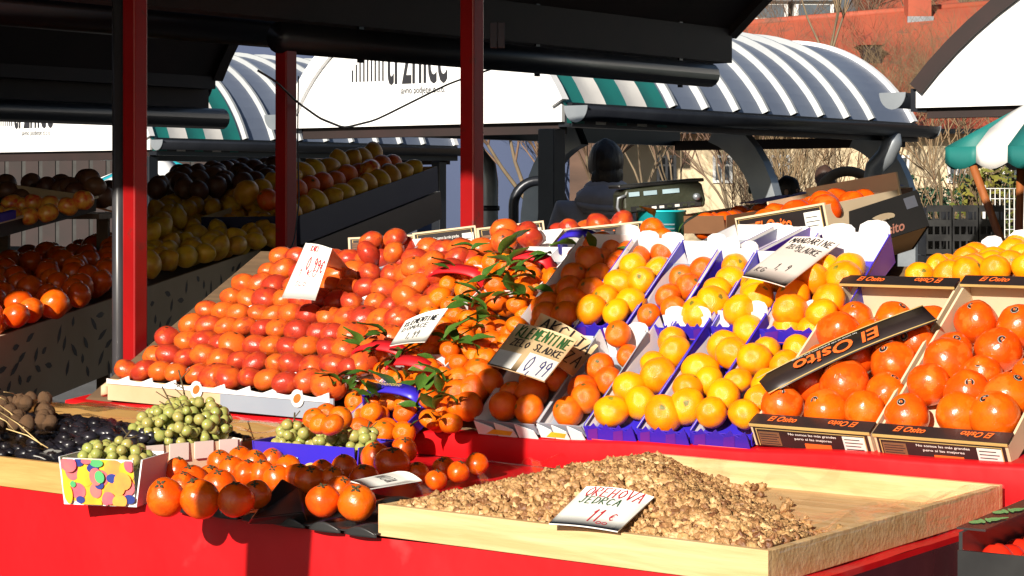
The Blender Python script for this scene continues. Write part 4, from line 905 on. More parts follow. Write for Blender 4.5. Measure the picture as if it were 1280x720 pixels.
LEAFPX = [(455, 430), (478, 432), (492, 440), (500, 452), (505, 470), (452, 478), (440, 487), (430, 480), (522, 462), (530, 490), (516, 505), (548, 490), (560, 478), (575, 372), (590, 378), (602, 372), (610, 390), (620, 382), (628, 398), (600, 402), (640, 330), (655, 325),
          (622, 322), (670, 345), (665, 362), (648, 342), (580, 345), (572, 335), (590, 312), (565, 430), (555, 420), (588, 425), (605, 410), (520, 440), (510, 425), (470, 495), (420, 470), (468, 462), (486, 418), (640, 365), (660, 372), (690, 318), (612, 345), (632, 312), (542, 508), (536, 520), (572, 505), (500, 488)]
for px, py in LEAFPX:
    p = PL(px+random.uniform(-4, 4), py+random.uniform(-4, 4), .088)
    own = min(cl_, key=lambda c: (c.location-p).length)
    leaf(own, p)
    for _ in range(random.choice((0, 1, 1, 2))): leaf(own, p+V((random.uniform(-.02, .02), random.uniform(-.02, .02), -.004)))
# handles of the clementine punnets
def handled(label, fl, fr, bl, hm, bm, hcol_w=.036, text=None):
    p = PL(*fl, 0); m_ = slopeframe(p); w_ = span_x(p, fr[0], SV); l_ = span_y(p, bl[1], YT); root = thing('handled_punnet', label, 'punnet', m_)
    walls(root, w_, l_, .045, M[bm], M['white_card'])
    hp = [(x_, l_*.5, .03+.055*math.sin(PI*q)**.22) for q, x_ in [(i/14, w_*i/14) for i in range(15)]]; mb = MB()
    vs = []
    for q in hp: vs += [(q[0], q[1]-hcol_w/2, q[2]), (q[0], q[1]+hcol_w/2, q[2]+.001)]
    mb.add(vs, [(2*i, 2*i+2, 2*i+3, 2*i+1) for i in range(14)], 0, True); h_ = mb.build('handle', M[hm], root, solid=.006)
    if text: lettering('clementine', M['gold'], h_, (w_*.5, l_*.5-.002, .0985), (1, 0, 0), (0, 1, .1), w_*.5, .012, .2)
def span_x(p, px, d):
    lo, hi = 0, 1.5
    for _ in range(40):
        m_ = (lo+hi)/2
        if proj(p+d*m_)[0] < px: lo = m_
        else: hi = m_
    return lo
def span_y(p, py, d):
    lo, hi = 0, 2
    for _ in range(40):
        m_ = (lo+hi)/2
        if proj(p+d*m_)[1] > py: lo = m_
        else: hi = m_
    return lo
def walls(root, w_, l_, h_, mo, mi_, t_=.003, front=True, fh=None, flare=.006, names=('side_wall', 'back_wall', 'front_wall')):
    fh = h_ if fh is None else fh
    MB().box((0, 0, 0), (w_, l_, t_)).build('base', mo, root)
    for sx in (0, 1):
        a, b = (0, t_) if sx == 0 else (w_-t_, w_); f_ = -flare if sx == 0 else flare
        # outer face index 0, inner face 1
        vs = [(a, 0, t_), (b, 0, t_), (b, l_, t_), (a, l_, t_), (a+f_, 0, fh), (b+f_, 0, fh), (b+f_, l_, h_), (a+f_, l_, h_)]
        mi = [0, 0, 0, 1, 0, 0] if sx == 0 else [0, 0, 0, 0, 0, 1]
        MB().hexa(vs, mi).build(names[0], [mo, mi_], root)
    MB().hexa([(t_, l_-t_, t_), (w_-t_, l_-t_, t_), (w_-t_, l_, t_), (t_, l_, t_), (t_, l_-t_+flare, h_), (w_-t_, l_-t_+flare, h_), (w_-t_, l_+flare, h_), (t_, l_+flare, h_)], [0, 1, 1, 0, 0, 0]).build(names[1], [mo, mi_], root)
    if front: MB().hexa([(t_, 0, t_), (w_-t_, 0, t_), (w_-t_, t_, t_), (t_, t_, t_), (t_, -flare, fh), (w_-t_, -flare, fh), (w_-t_, t_-flare, fh), (t_, t_-flare, fh)], [0, 0, 0, 0, 1, 0]).build(names[2], [mo, mi_], root)
handled('clementine punnet with a red handle nearest the persimmon trays', (425, 492), (492, 500), (0, 440), 'red_tag', 'white_card')
handled('clementine punnet with a red handle tilted above the net of clementines', (470, 510), (525, 515), (0, 462), 'red_tag', 'white_card')
handled('clementine punnet with a red handle behind the small pale card', (525, 390), (592, 396), (0, 350), 'red_tag', 'white_card')
handled('clementine punnet with a red handle and white corners below the back boxes', (612, 380), (672, 386), (0, 328), 'red_tag', 'white_card')
handled('clementine punnet with a dark blue printed handle at the front of the pile', (440, 545), (512, 548), (0, 495), 'blue_card', 'blue_card', text=1)
handled('clementine punnet with a blue printed handle below the back box', (690, 345), (738, 350), (0, 308), 'blue_card', 'greyboard', text=1)
# ------------------------------------------------------------------ citrus punnets
def fill(root_frame, w_, l_, r_, kind, phrase, group, z0=.004, layers=2, name=None, seed=0, y0=None, second=.55, flat=.93, ymax=None):
    rr = random.Random(seed); k = 0; d = 2*r_; pos = []
    nc = max(1, int((w_-.004+.25*d)/d)); zig = w_-d if nc == 1 else 0
    y = r_*.95 if y0 is None else y0; row = 0; ym = (l_ if ymax is None else ymax)-r_*.8
    while y < ym:
        if nc == 1: xs = [w_/2+.006+(zig*.42 if row % 2 else -zig*.36)]
        else:
            n_ = nc if (row % 2 == 0 or w_ < (nc+.35)*d) else nc; off = (w_-nc*d)/2
            xs = [r_+off*(.2 if row % 2 else 1.8)+i*d for i in range(n_)]
        for x in xs: pos.append(V((min(max(x+rr.uniform(-.28, .28)*r_, r_*.8), w_-r_*.8), max(y+rr.uniform(-.22, .22)*r_, r_*1.13), z0+r_*flat+rr.uniform(-.1, .30)*r_)))
        y += d*(.90 if nc > 1 else .62); row += 1
    base = list(pos)
    if layers > 1:
        for i, a in enumerate(base):
            if rr.random() < (.95 if nc == 1 and second > .15 else second):
                q = a+V((rr.uniform(-.4, .4)*r_ if nc > 1 else (w_/2-a.x)*1.0, r_*.85, r_*1.15))
                if q.y < ym+r_*.2 and r_*.7 < q.x < w_-r_*.7 and all((q-p).length > d*.80 for p in pos): pos.append(q)
    pos.sort(key=lambda p: p.y); out = []
    for p in pos:
        k += 1
        out.append(fruit(kind, root_frame @ p, r_*rr.uniform(.88, 1.10), '%s, %s from the front edge' % (phrase, ORD[min(k, 20)]), group, name=name, upright=1.2))
    return out
def flap(root, x, w_, l_, h_, mo, mi_, lean=.5, up=.055):
    """rounded white tab standing at the back end"""
    pts = [(0, 0), (w_, 0), (w_*.98, up*.6), (w_*.86, up*.88), (w_*.6, up), (w_*.3, up*.95), (w_*.08, up*.72)]; mb = MB(); n = len(pts); vs = []
    for off in (0, .0025):
        for a, b in pts: vs.append((x+a, l_+.004+b*lean-off*.0+off, h_-.012+b))
    mb.add(vs, [tuple(range(n)), tuple(reversed(range(n, 2*n)))]+[((i+1) % n, i, n+i, n+(i+1) % n) for i in range(n)], [1, 0]+[1]*n); mb.build('flap', [mo, mi_], root)
def punnet(label, fl, frx, bly, kind, phrase, group, r_, lift=0, mo='blue_card', mi_='white_card', h_=.076, fh=.030, style='zig', flaps=True, second=.6, seed=0, kk=None, tabup=.030, z0=.004, fillit=True, wmul=1.0):
    p = PL(*fl, lift); yt = YT if kk is None else (TV+UP*kk).normalized(); m_ = frame(p, p+SV, p+yt); w_ = span_x(p, frx, SV)*wmul; l_ = span_y(p, bly, yt)
    root = thing('fruit_punnet', label, 'punnet', m_); mo_, mi__ = M[mo], M[mi_]
    walls(root, w_-.002, l_, h_, mo_, mi__, fh=fh)
    if style == 'zig':       # torn-edged front panel of two printed colours
        fp = MB(); n = 4; q = []
        for i in range(n): x = w_*i/n; q += [(x+.001, fh+.004), (x+w_/n*.35, fh-.002), (x+w_/n*.9, fh+.013)]
        poly = [(0, -.004), (w_-.002, -.004), (w_-.002, fh)]+q[::-1]; fp.prism(poly, -.011, -.0085, 0)
        for i in (0, 2): x = w_*i/n; fp.add([(x+.004, -.0118, .002), (x+w_/n*.9, -.0118, .002), (x+w_/n*1.15, -.0118, fh+.002), (x+w_/n*.35, -.0118, fh-.004)], [(0, 1, 2, 3)], 1)
        fp.add([(w_*.1, -.0122, .0005), (w_*.95, -.0122, .0005), (w_*.95, -.0122, .0025), (w_*.1, -.0122, .0025)], [(0, 1, 2, 3)], 2)
        fp.build('front_panel', [mo_, M['purple_card'], M['print_p']], root)
    elif style == 'pale':
        fp = MB(); n = 3
        for i in range(n): x = w_*i/n; fp.prism([(x+.002, -.004), (x+w_/n*.97, -.004), (x+w_/n*.86, .016), (x+w_/n*.45, .024), (x+.001, .031)], -.011-.001*(i % 2), -.0085-.001*(i % 2), i % 2)
        fp.add([(w_*.15, -.0125, .0), (w_*.55, -.0125, .0), (w_*.62, -.0125, .012), (w_*.3, -.0125, .014)], [(0, 1, 2, 3)], 2)
        fp.build('front_panel', [M['white_card'], M['paper'], M['print_y']], root)
    if flaps:
        for q in ((0, 1) if seed % 2 else (1,)): flap(root, .004+q*w_*.5, w_*.47, l_, h_, mo_, mi__, up=tabup*random.uniform(.85, 1.15), lean=random.uniform(.25, .6))
    if fillit: fill(m_, w_, l_, r_, kind, phrase, group, seed=seed, second=second*.45, z0=z0)
    return m_, w_, l_
gF = 'citrus in the front row of punnets'; gB = 'citrus in the second row of punnets'
punnet('pale torn-edged punnet of oranges next to the tan clementine card', (600, 537), 676, 452, 'orange', 'orange in the pale punnet under the tan clementine card', gF, .034, mo='greyboard', style='pale', flaps=False, seed=1, second=.7)
punnet('pale punnet of shaded oranges between the tan card and the yellow mandarins', (678, 541), 735, 446, 'orange', 'shaded orange in the pale punnet by the yellow mandarins', gF, .035, mo='greyboard', style='pale', seed=2, second=.7)
punnet('blue punnet of yellow mandarins next to the shaded oranges', (737, 545), 800, 430, 'mandarin', 'yellow mandarin in the punnet next to the shaded oranges', gF, .0375, seed=3, second=.75)
punnet('blue punnet of yellow mandarins, middle of the three in the front row', (802, 549), 866, 425, 'mandarin', 'yellow mandarin in the middle blue punnet of the front row', gF, .0375, seed=4, second=.75)
punnet('blue punnet of yellow mandarins touching the first persimmon crate', (869, 552), 942, 420, 'mandarin', 'yellow mandarin in the punnet touching the persimmon crate', gF, .038, seed=5, second=.75)
punnet('white-lined punnet of oranges behind the tan cards', (650, 420), 720, 326, 'orange', 'orange in the white-lined punnet behind the tan cards', gB, .034, lift=.035, mo='greyboard', seed=6, second=.6)
punnet('white-lined blue punnet of bright oranges, second row behind the shaded oranges', (722, 418), 785, 332, 'mandarin', 'bright orange in the punnet behind the shaded oranges', gB, .037, lift=.035, seed=7, second=.7)
punnet('dark-walled punnet of oranges, second row behind the first yellow mandarins', (787, 420), 843, 336, 'orange', 'dark orange in the second-row punnet with a dark wall', gB, .034, lift=.035, seed=8, second=.6)
punnet('narrow blue punnet of mandarins below the pinkish card', (845, 420), 893, 346, 'mandarin', 'mandarin in the narrow punnet below the pinkish card', gB, .039, lift=.035, seed=9, second=.5)
punnet('blue punnet half covered by the pinkish card', (895, 421), 953, 350, 'mandarin', 'mandarin in the punnet half covered by the card', gB, .039, lift=.035, seed=10, second=.5)
punnet('wide blue punnet heaped with mandarins beside the pinkish card', (955, 424), 1044, 326, 'mandarin', 'mandarin in the wide punnet beside the pinkish card', gB, .039, lift=.035, seed=11, second=.8)
for k, (fl, frx, bly, lb, lf_) in enumerate([((824, 346), 884, 300, 'empty grey-white punnet behind the bright oranges', .05), ((886, 344), 930, 303, 'empty grey-walled punnet behind the pinkish card', .05), ((931, 342), 968, 304, 'empty punnet with purple edge behind the pinkish card', .04)]):
    punnet(lb, fl, frx, bly, 'orange', '', '', .03, lift=lf_, kk=.22, mo='purple_card' if k else 'greyboard', style='', seed=20+k, fillit=False, h_=.04, fh=.035, tabup=.014)
# loose oranges
for k, (px, py) in enumerate([(573, 492), (592, 487), (612, 478), (585, 508), (575, 476), (598, 466)]):
    fruit('orange', PL(px, py, .055), .036, 'large orange heaped beside the tan clementine card, %s from the clementines' % ORD[k+1], 'oranges beside the tan card')
for k, (px, py) in enumerate([(735, 312), (752, 305), (768, 312), (785, 318), (800, 306), (812, 300), (826, 300), (752, 325), (775, 328), (798, 322), (724, 322), (740, 330), (815, 288), (842, 308), (830, 316)]):
    fruit('orange', PL(px, py, .07), .0335, 'orange in the loose heap in front of the weighing scale, %s' % ['at its low end', 'near its low end', 'in its middle', 'near the scale', 'beside the turquoise tub'][min(4, k//3)], 'oranges in front of the scale')
    if k in (10, 11, 12, 13, 8): 
        o = [x for x in col.objects if x.name.startswith('orange') and x.get('group') == 'oranges in front of the scale'][-1]; leaf(o, o.location+V((random.uniform(-.02, .02), -.01, .035)), .07)
# ------------------------------------------------------------------ printed persimmon crates
def sticker_mesh():
    mb = MB(); 
    for (a0, rad, mi) in ((.26, 1.012, 0), (.225, 1.016, 1), (.205, 1.020, 0)):
        vs = [(0, 0, rad)]+[(rad*math.sin(a0*.62)*math.cos(t)*1.0*1.4, rad*math.sin(a0)*math.sin(t)*.8, rad*math.cos(a0)) for t in [2*PI*j/18 for j in range(18)]]
        mb.add(vs, [(0, 1+j, 1+(j+1) % 18) for j in range(18)], mi, True)
    mb.add([(-.10, -.05, 1.026), (.04, -.06, 1.026), (.08, .0, 1.026), (-.05, .03, 1.026)], [(0, 1, 2, 3)], 2); mb.add([(-.06, .06, 1.027), (.09, .05, 1.027), (.07, .075, 1.027), (-.05, .08, 1.027)], [(0, 1, 2, 3)], 1)
    return mb.mesh('sticker', [M['stk_dark'], M['stk_pale'], M['logo']])
STK = sticker_mesh()
def add_sticker(o, toward):
    s_ = bpy.data.objects.new('sticker', STK); link(s_, o)
    d = o.rotation_euler.to_matrix().inverted() @ toward.normalized(); s_.rotation_euler = (d.to_track_quat('Z', 'Y') @ Matrix.Rotation(random.uniform(-1.2, 1.2), 3, 'Z').to_quaternion()).to_euler(); s_.scale = (.97, .97, .97)
def osito(label, m_, w_, l_, h_, ledge=True, texts=True, inner='kraft', name='fruit_crate', face_text=True, hb=None):
    root = thing(name, label, 'crate', m_); t_ = .005
    MB().box((t_, t_, 0), (w_-t_, l_-t_, .004)).build('base', M['cream'], root)
    hb = hb or h_
    for x in (0, w_-t_): MB().hexa([(x, t_+.0005, 0), (x+t_, t_+.0005, 0), (x+t_, l_-t_-.0005, 0), (x, l_-t_-.0005, 0), (x, t_+.0005, h_-.006), (x+t_, t_+.0005, h_-.006), (x+t_, l_-t_-.0005, hb-.006), (x, l_-t_-.0005, hb-.006)]).build('side_wall', M['cream'], root)
    hf = h_
    for y in (0, l_-t_):
        h_ = hf if y == 0 else hb
        ep = MB().box((0, y, 0), (w_, y+t_, h_)).build('end_wall', M['cream'], root)
        if ledge:
            ld = .034; y0 = y if y == 0 else l_-ld
            MB().box((-.001, y0-.0015, h_+.0005), (w_+.001, y0+ld, h_+.004)).build('ledge', M['black_card'], root)
            MB().box((-.001, y0-.003 if y == 0 else y0-.002, h_-.003), (w_+.001, y0-.0005, h_+.003)).build('edge', M['gold'], root)
            if texts:
                for q, fl_ in ((.26, 1), (.76, -1)): lettering('El Osito', M['logo'], root, (w_*q, y0+ld*.5, h_+.0062), (fl_, 0, 0), (0, fl_, 0), w_*.24, ld*.52, .35, .02)
    h_ = hf
    fp = MB().box((.006, -.0022, .002), (w_-.006, -.0005, h_-.005)).build('printed_front', M['black_card'], root)
    pr = MB(); y = -.0032
    pr.box((w_*.77, y, .004), (w_*.95, -.0022, h_*.78), 0)
    for k in range(4): pr.box((w_*.785, y-.0004, .010+k*h_*.15), (w_*(.93-.02*(k % 2)), y, .012+k*h_*.15), 1)
    pr.box((w_*.06, y, h_*.10), (w_*.24, -.0022, h_*.72), 2)
    for k in range(5): pr.box((w_*.07, y-.0004, h_*(.16+.11*k)), (w_*(.23-.01*(k % 3)), y, h_*(.19+.11*k)), 1)
    pr.box((w_*.44, y, .001), (w_*.66, -.0022, h_*.30), 3)
    for x0_, x1_, z0_, z1_ in ((.012, w_-.012, h_-.0085, h_-.0075), (.012, .014, .003, h_-.0085), (w_-.014, w_-.012, .003, h_-.0085)): pr.box((x0_, y, z0_), (x1_, -.0022, z1_), 4)
    pr.build('label', [M['white_ink'], M['black_ink'], M['choc'], M['logo'], M['gold']], fp)
    if face_text:
        lettering('No somos las más grandes', M['white_ink'], fp, (w_*.52, y-.0006, h_*.70), (1, 0, 0), (0, 0, 1), w_*.40, h_*.14, 0, .01)
        lettering('pero sí las mejores', M['white_ink'], fp, (w_*.52, y-.0006, h_*.50), (1, 0, 0), (0, 0, 1), w_*.31, h_*.14, 0, .01)
    return root
def crate_at(fl, frx, bly, lift, h_):
    p = PL(*fl, lift); m_ = slopeframe(p); return m_, span_x(p, frx, SV), span_y(p, bly, YT)
for k, (fl, frx, bly, lb, ph) in enumerate([((945, 556), 1094, 392, 'black printed persimmon crate beside the blue punnets, with a black paper band across it', 'sticker-marked persimmon in the crate with the black band'),
                                           ((1099, 570), 1266, 394, 'black printed persimmon crate at the photo edge without a band', 'sticker-marked persimmon in the crate without a band')]):
    m_, w_, l_ = crate_at(fl, frx, bly, 0, .055)
    root = osito(lb, m_, w_, l_, .052, hb=.098)
    for o in fill(m_, w_, l_-.01, (.0470), 'firm_persimmon', ph, 'persimmons in the printed crates', z0=.0, seed=31+k, second=.18, y0=.085, name='persimmon'):
        o['category'] = 'persimmon'
        if random.random() < .85: add_sticker(o, V((random.uniform(-.9, .7), -.7, random.uniform(.2, 1.2))))
    if k == 0:
        bd = MB(); a, b = V((.004, l_*.15, .094)), V((w_-.001, l_*.69, .112)); up_ = V((-(b-a).y, (b-a).x, 0)).normalized(); n = 14; vs = []
        for i in range(n+1):
            q = i/n; c = a.lerp(b, q)+V((0, 0, .010*math.sin(PI*q))); hw = .040
            if i == 0: hw = .024
            vs += [c-up_*hw, c+up_*hw]
        bd.add(vs, [(2*i, 2*i+2, 2*i+3, 2*i+1) for i in range(n)], 0, True)
        for off in (-.037, .037):
            v2 = []
            for i in range(n+1): q = i/n; c = a.lerp(b, q)+V((0, 0, .010*math.sin(PI*q)+.0022)); v2 += [c+up_*(off-.0012), c+up_*(off+.0012)]
            bd.add(v2, [(2*i, 2*i+2, 2*i+3, 2*i+1) for i in range(n)], 1, True)
        bo = bd.build('paper_band', [M['black_card'], M['gold']], root, solid=.0015)
        d_ = (b-a).normalized(); c = a.lerp(b, .45)+V((0, 0, .0145))
        lettering('El Osito', M['logo'], bo, c-up_*.004, -d_, -up_, .20, .042, .3, .02)
        lettering('No somos las más grandes pero sí las mejores', M['white_ink'], bo, a.lerp(b, .40)+up_*.026+V((0, 0, .0135)), -d_, -up_, .15, .007)
# ------------------------------------------------------------------ mandarin boxes beyond the crates
def ybox(label, p0, p1, p2, h_, mo, mi_, fh=None, flaps=False, name='fruit_punnet', cat='punnet', front=True):
    m_ = frame(p0, p1, p2); w_ = (p1-p0).length; l_ = (p2-p0).length; root = thing(name, label, cat, m_); walls(root, w_, l_, h_, M[mo], M[mi_], fh=fh, front=front)
    if flaps:
        nf = max(2, int(w_/.09))
        for q in range(nf): flap(root, .004+q*w_/nf, w_/nf*.9, l_, h_, M[mo], M[mi_], up=.045*random.uniform(.8, 1.2))
    return m_, w_, l_, root
for k, (a, b, c, lb, ph) in enumerate([(W(1125, 370, 4.72), W(1192, 372, 4.62), W(1118, 340, 5.05), 'blue mandarin box nearest the heaped wide punnet', 'mandarin in the small blue box behind the crates'),
                                       (W(1186, 374, 4.63), W(1300, 360, 4.50), W(1190, 343, 5.02), 'long blue mandarin box behind the persimmon crates at the photo edge', 'mandarin in the long blue box behind the crates')]):
    m_, w_, l_, root = ybox(lb, a, b, c, .05, 'blue_card', 'white_card', fh=.03, flaps=True)
    fill(m_, w_, l_, .036, 'mandarin', ph, 'mandarins in boxes behind the crates', z0=.006, seed=60+k, second=.15)
# ------------------------------------------------------------------ boxes along the back
def backcrate(label, a, b, Ya, Yb, top_a, top_b, depth=.24, fruitn=0, ph='', r_=.036, kind='persimmon', texts=False, front_logo=None, h_=None, lean=.0):
    pa, pb = W(a[0], a[1], Ya), W(b[0], b[1], Yb); h_ = h_ or (a[1]-top_a)*Ya/F
    m_ = frame(pa, pb, pa+(TV+UP*lean)); w_ = (pb-pa).length
    root = osito(label, m_, w_, depth, h_, ledge=False, texts=False, face_text=(front_logo is None))
    if front_logo: lettering('El Osito', M['logo'], root, (w_*.58, -.006, h_*.5), (1, 0, 0), (0, 0, 1), w_*.46, h_*.55, .35, .02)
    if fruitn: 
        for o in fill(m_, w_, depth, r_, kind, ph, 'fruit in the boxes along the back', z0=max(.01, h_-r_*1.25), layers=1, seed=fruitn, name='persimmon'): o['category'] = 'persimmon'
    return m_, w_, root
backcrate('black printed box with gold edges at the shaded end of the back row', (436, 322), (521, 318), 5.75, 5.75, 297, 293)
backcrate('black printed box with a white label in the middle of the back row', (520, 328), (599, 318), 5.68, 5.70, 291, 285)
backcrate('black printed box next to the far red post, persimmons standing before it', (600, 322), (684, 312), 5.66, 5.68, 285, 278)
backcrate('black box with an orange script logo and persimmons beneath tissue, beside the scale', (686, 316), (806, 304), 5.62, 5.64, 288, 276, fruitn=5, ph='persimmon in purple tissue in the back box', r_=.040, front_logo=1, depth=.30)
# persimmons on a grey tray in front of the back boxes
m_, w_, l_, root = ybox('grey tray of soft persimmons in front of the back boxes', W(440, 346, 5.60), W(505, 340, 5.52), W(446, 318, 5.72), .022, 'greyboard', 'white_card', name='fruit_tray', cat='tray')
fill(m_, w_, l_+.03, .036, 'persimmon', 'soft persimmon on the grey tray before the back boxes', 'persimmons before the back boxes', z0=.01, layers=1, seed=3)
m_, w_, l_, root = ybox('pale tray of persimmons before the back box next to the far red post', W(598, 334, 5.45), W(684, 326, 5.38), W(603, 310, 5.60), .03, 'white_card', 'white_card', name='fruit_tray', cat='tray')
fill(m_, w_, l_+.02, .038, 'persimmon', 'persimmon on the pale tray before the back box', 'persimmons before the back boxes', z0=.014, layers=1, seed=4)
# box of netted fruit, tan box with big persimmons, black box with a hand hole
m_, w_, l_, root = ybox('tan open box of fruit under a blue net behind the scale', W(846, 292, 5.75), W(908, 292, 5.62), W(905, 262, 6.6), .05, 'choc', 'kraft', name='fruit_crate', cat='crate')
for k in range(2): pass
for o in fill(m_, w_, l_, .036, 'firm_persimmon', 'persimmon under the blue net behind the scale', 'persimmons under the blue net', z0=-.022, layers=1, seed=6, name='persimmon'): o['category'] = 'persimmon'
nb = MB().grid(lambda u, v: tuple(m_ @ V((.01+(w_-.02)*u, l_*(.30+.68*v), .062+.010*math.sin(u*9)*math.sin(v*11)+.012*noise.noise(V((u*5, v*5, 1)))))), 24, 24)
o = nb.build('net_bag', mat('blue_net', (.10, .13, .46), (.40, .28, .50), scale=8, rough=.5)); tag(o, 'blue and lilac net lying over the fruit in the tan box behind the scale', 'net')
pa, pb, pc_ = W(925, 308, 5.35), W(1037, 290, 5.15), W(916, 280, 5.9)
m_ = frame(pa, pb, pa+TV+UP*.1); w_, l_ = (pb-pa).length, .34
root = osito('tan box of big persimmons with a black script-printed side behind the pinkish card', m_, w_, l_, .075, ledge=False, face_text=False)
lettering('El Osito', M['logo'], root, (w_*.42, -.006, .04), (1, 0, 0), (0, 0, 1), w_*.42, .034, .35, .02)
MB().box((-.004, l_-.003, .02), (w_+.004, l_+.004, .115)).build('back_flap', M['cream'], root); MB().box((-.003, l_*.45, .05), (.002, l_, .10)).build('side_flap', M['cream'], root)
for o in fill(m_, w_, l_, .043, 'firm_persimmon', 'big persimmon in the tan box behind the card', 'persimmons in the tan box', z0=.008, layers=1, second=.3, seed=8, name='persimmon'): o['category'] = 'persimmon'
bc = thing('fruit_crate', 'empty black box with an oval hand hole tilted up behind the mandarins', 'crate', frame(W(1068, 312, 5.2), W(1162, 282, 5.2), W(1068, 312, 5.2)+TV))
w_ = (W(1162, 282, 5.2)-W(1068, 312, 5.2)).length; h_ = .098
holep = [(w_*.47+.034*math.cos(t), h_*.56+.012*math.sin(t)) for t in [2*PI*i/20 for i in range(20)]]
outer = [(0, 0), (w_, 0), (w_, h_), (0, h_)]
fb = MB(); vs = [(x, 0, z) for x, z in outer]+[(x, 0, z) for x, z in holep]+[(x, .006, z) for x, z in outer]+[(x, .006, z) for x, z in holep]
def ring(o_, flip):
    fs = []; cq = [(13, 17, 0)]; idx = [4+i for i in range(20)]
    seg = {0: range(10, 15), 1: range(15, 20), 2: range(0, 5), 3: range(5, 10)}
    for c in range(4):
        for i in seg[c]: fs.append((o_+c, o_+4+(i+1) % 20, o_+4+i) if not flip else (o_+c, o_+4+i, o_+4+(i+1) % 20))
        n_ = (c+1) % 4; last = (max(seg[c])+1) % 20; fs.append((o_+c, o_+n_, o_+4+last) if not flip else (o_+c, o_+4+last, o_+n_))
    return fs
fb.add(vs, ring(0, False)+ring(24, True)+[(4+i, 4+(i+1) % 20, 28+(i+1) % 20, 28+i) for i in range(20)]+[(0, 24, 25, 1), (1, 25, 26, 2), (2, 26, 27, 3), (3, 27, 24, 0)])
fb.build('front_wall', M['black_matte'], bc)
MB().box((0, .007, 0), (.005, .32, h_)).build('side_wall', M['black_matte'], bc); MB().box((w_-.005, .007, 0), (w_, .32, h_)).build('side_wall', M['black_matte'], bc); MB().box((0, .32, 0), (w_, .325, h_)).build('end_wall', M['kraft'], bc)
MB().box((.006, .008, .001), (w_-.006, .32, .005)).build('base', M['kraft'], bc)
lettering('El Osito', mat('faded_logo', (.20, .05, .02), rough=.5), bc, (w_*.45, -.0012, h_*.22), (1, 0, 0), (0, 0, 1), w_*.5, .026, .35, .02)
MB().box((w_*.80, -.0015, h_*.58), (w_*.95, -.0004, h_*.88)).build('label', M['plaster_grey'], bc)
# supports under the rear boxes
sp = thing('box_rack', 'timber rack that carries the boxes behind the citrus punnets', 'rack', STM)
MB().box((-1.55, 1.66, 1.24), (.55, 2.5, 1.262)).build('shelf', M['tablewood'], sp)
for s_, t_ in ((-1.5, 1.72), (.5, 1.72), (-1.5, 2.45), (.5, 2.45)): MB().box((s_-.025, t_-.025, 0), (s_+.025, t_+.025, 1.24)).build('leg', M['tablewood'], sp)
# ------------------------------------------------------------------ weighing scale on a turquoise tub
c = W(826, 291, 5.75); zb_ = 1.366
tu = thing('bucket', 'turquoise plastic tub under the weighing scale', 'bucket', V((c.x, c.y, zb_)))
MB().lathe([(0, 0), (.064, 0), (.0705, .078), (.072, .078), (.072, .083), (.068, .083), (.062, .004), (0, .004)], 32).build('tub', M['turq'], tu)
for k in range(2): MB().grid(lambda u, v: ((.0695+.002*v)*math.cos(-PI/2-.5+u*1.0), (.0695+.002*v)*math.sin(-PI/2-.5+u*1.0), .030+k*.012+.004*v), 12, 1).build('printed_line', M['lcd'], tu)
sc_ = thing('weighing_scale', 'dark olive weighing scale with three small displays on the turquoise tub', 'scale', Matrix.Translation((c.x+.003, c.y, zb_+.0835)) @ Matrix.Rotation(R(9), 4, 'Z') @ Matrix.Rotation(R(-5), 4, 'Y'))
prof = [(-.112, .0), (.112, .0), (.116, .02), (.110, .062), (.10, .072), (-.108, .066), (-.116, .052), (-.118, .015)]
MB().prism(prof, -.05, .10).build('housing', M['olive'], sc_, bevel=.006)
MB().box((-.125, -.035, .070), (.12, .11, .080)).build('pan', M['black_plastic'], sc_, bevel=.003); MB().box((-.10, -.055, .004), (.10, -.0505, .018)).build('keyboard', M['black_plastic'], sc_)
for x0_, x1_ in ((-.102, -.072), (-.060, -.022), (-.006, .042)): MB().box((x0_, -.0535, .046), (x1_, -.0508, .058)).build('display', M['lcd'], sc_)
for i in range(8): MB().box((-.085+i*.022, -.058, .007), (-.072+i*.022, -.0555, .014)).build('key', M['white_ink'] if i in (2, 3, 5) else M['olive'], sc_)
MB().tube([(.088, -.0505, .030), (.088, -.066, .030)], .010, 14).build('knob', M['steel'], sc_)
MB().tube([(-.112, -.052, .05), (-.132, -.05, .045), (-.136, -.045, .02), (-.125, -.05, -.012), (-.10, -.05, -.016)], .0045, 8).build('handle', M['steel'], sc_)
# ------------------------------------------------------------------ people
def skin_body(name, joints, edges, material, parent, sub=2):
    me = bpy.data.meshes.new(name); me.from_pydata([j[0] for j in joints], edges, []); o = bpy.data.objects.new(name, me); link(o)
    md = o.modifiers.new('skin', 'SKIN'); sv = me.skin_vertices[0].data
    for i, j in enumerate(joints):
        rr = j[1] if isinstance(j[1], tuple) else (j[1], j[1]); sv[i].radius = rr; sv[i].use_root = (i == 0)
    md.use_smooth_shade = True; s_ = o.modifiers.new('sub', 'SUBSURF'); s_.levels = sub; s_.render_levels = sub
    dg = bpy.context.evaluated_depsgraph_get(); dg.update(); m2 = bpy.data.meshes.new_from_object(o.evaluated_get(dg)); bpy.data.objects.remove(o)
    m2.materials.clear(); m2.materials.append(material)
    for p in m2.polygons: p.use_smooth = True; p.material_index = 0
    q = bpy.data.objects.new(name, m2); link(q, parent); return q
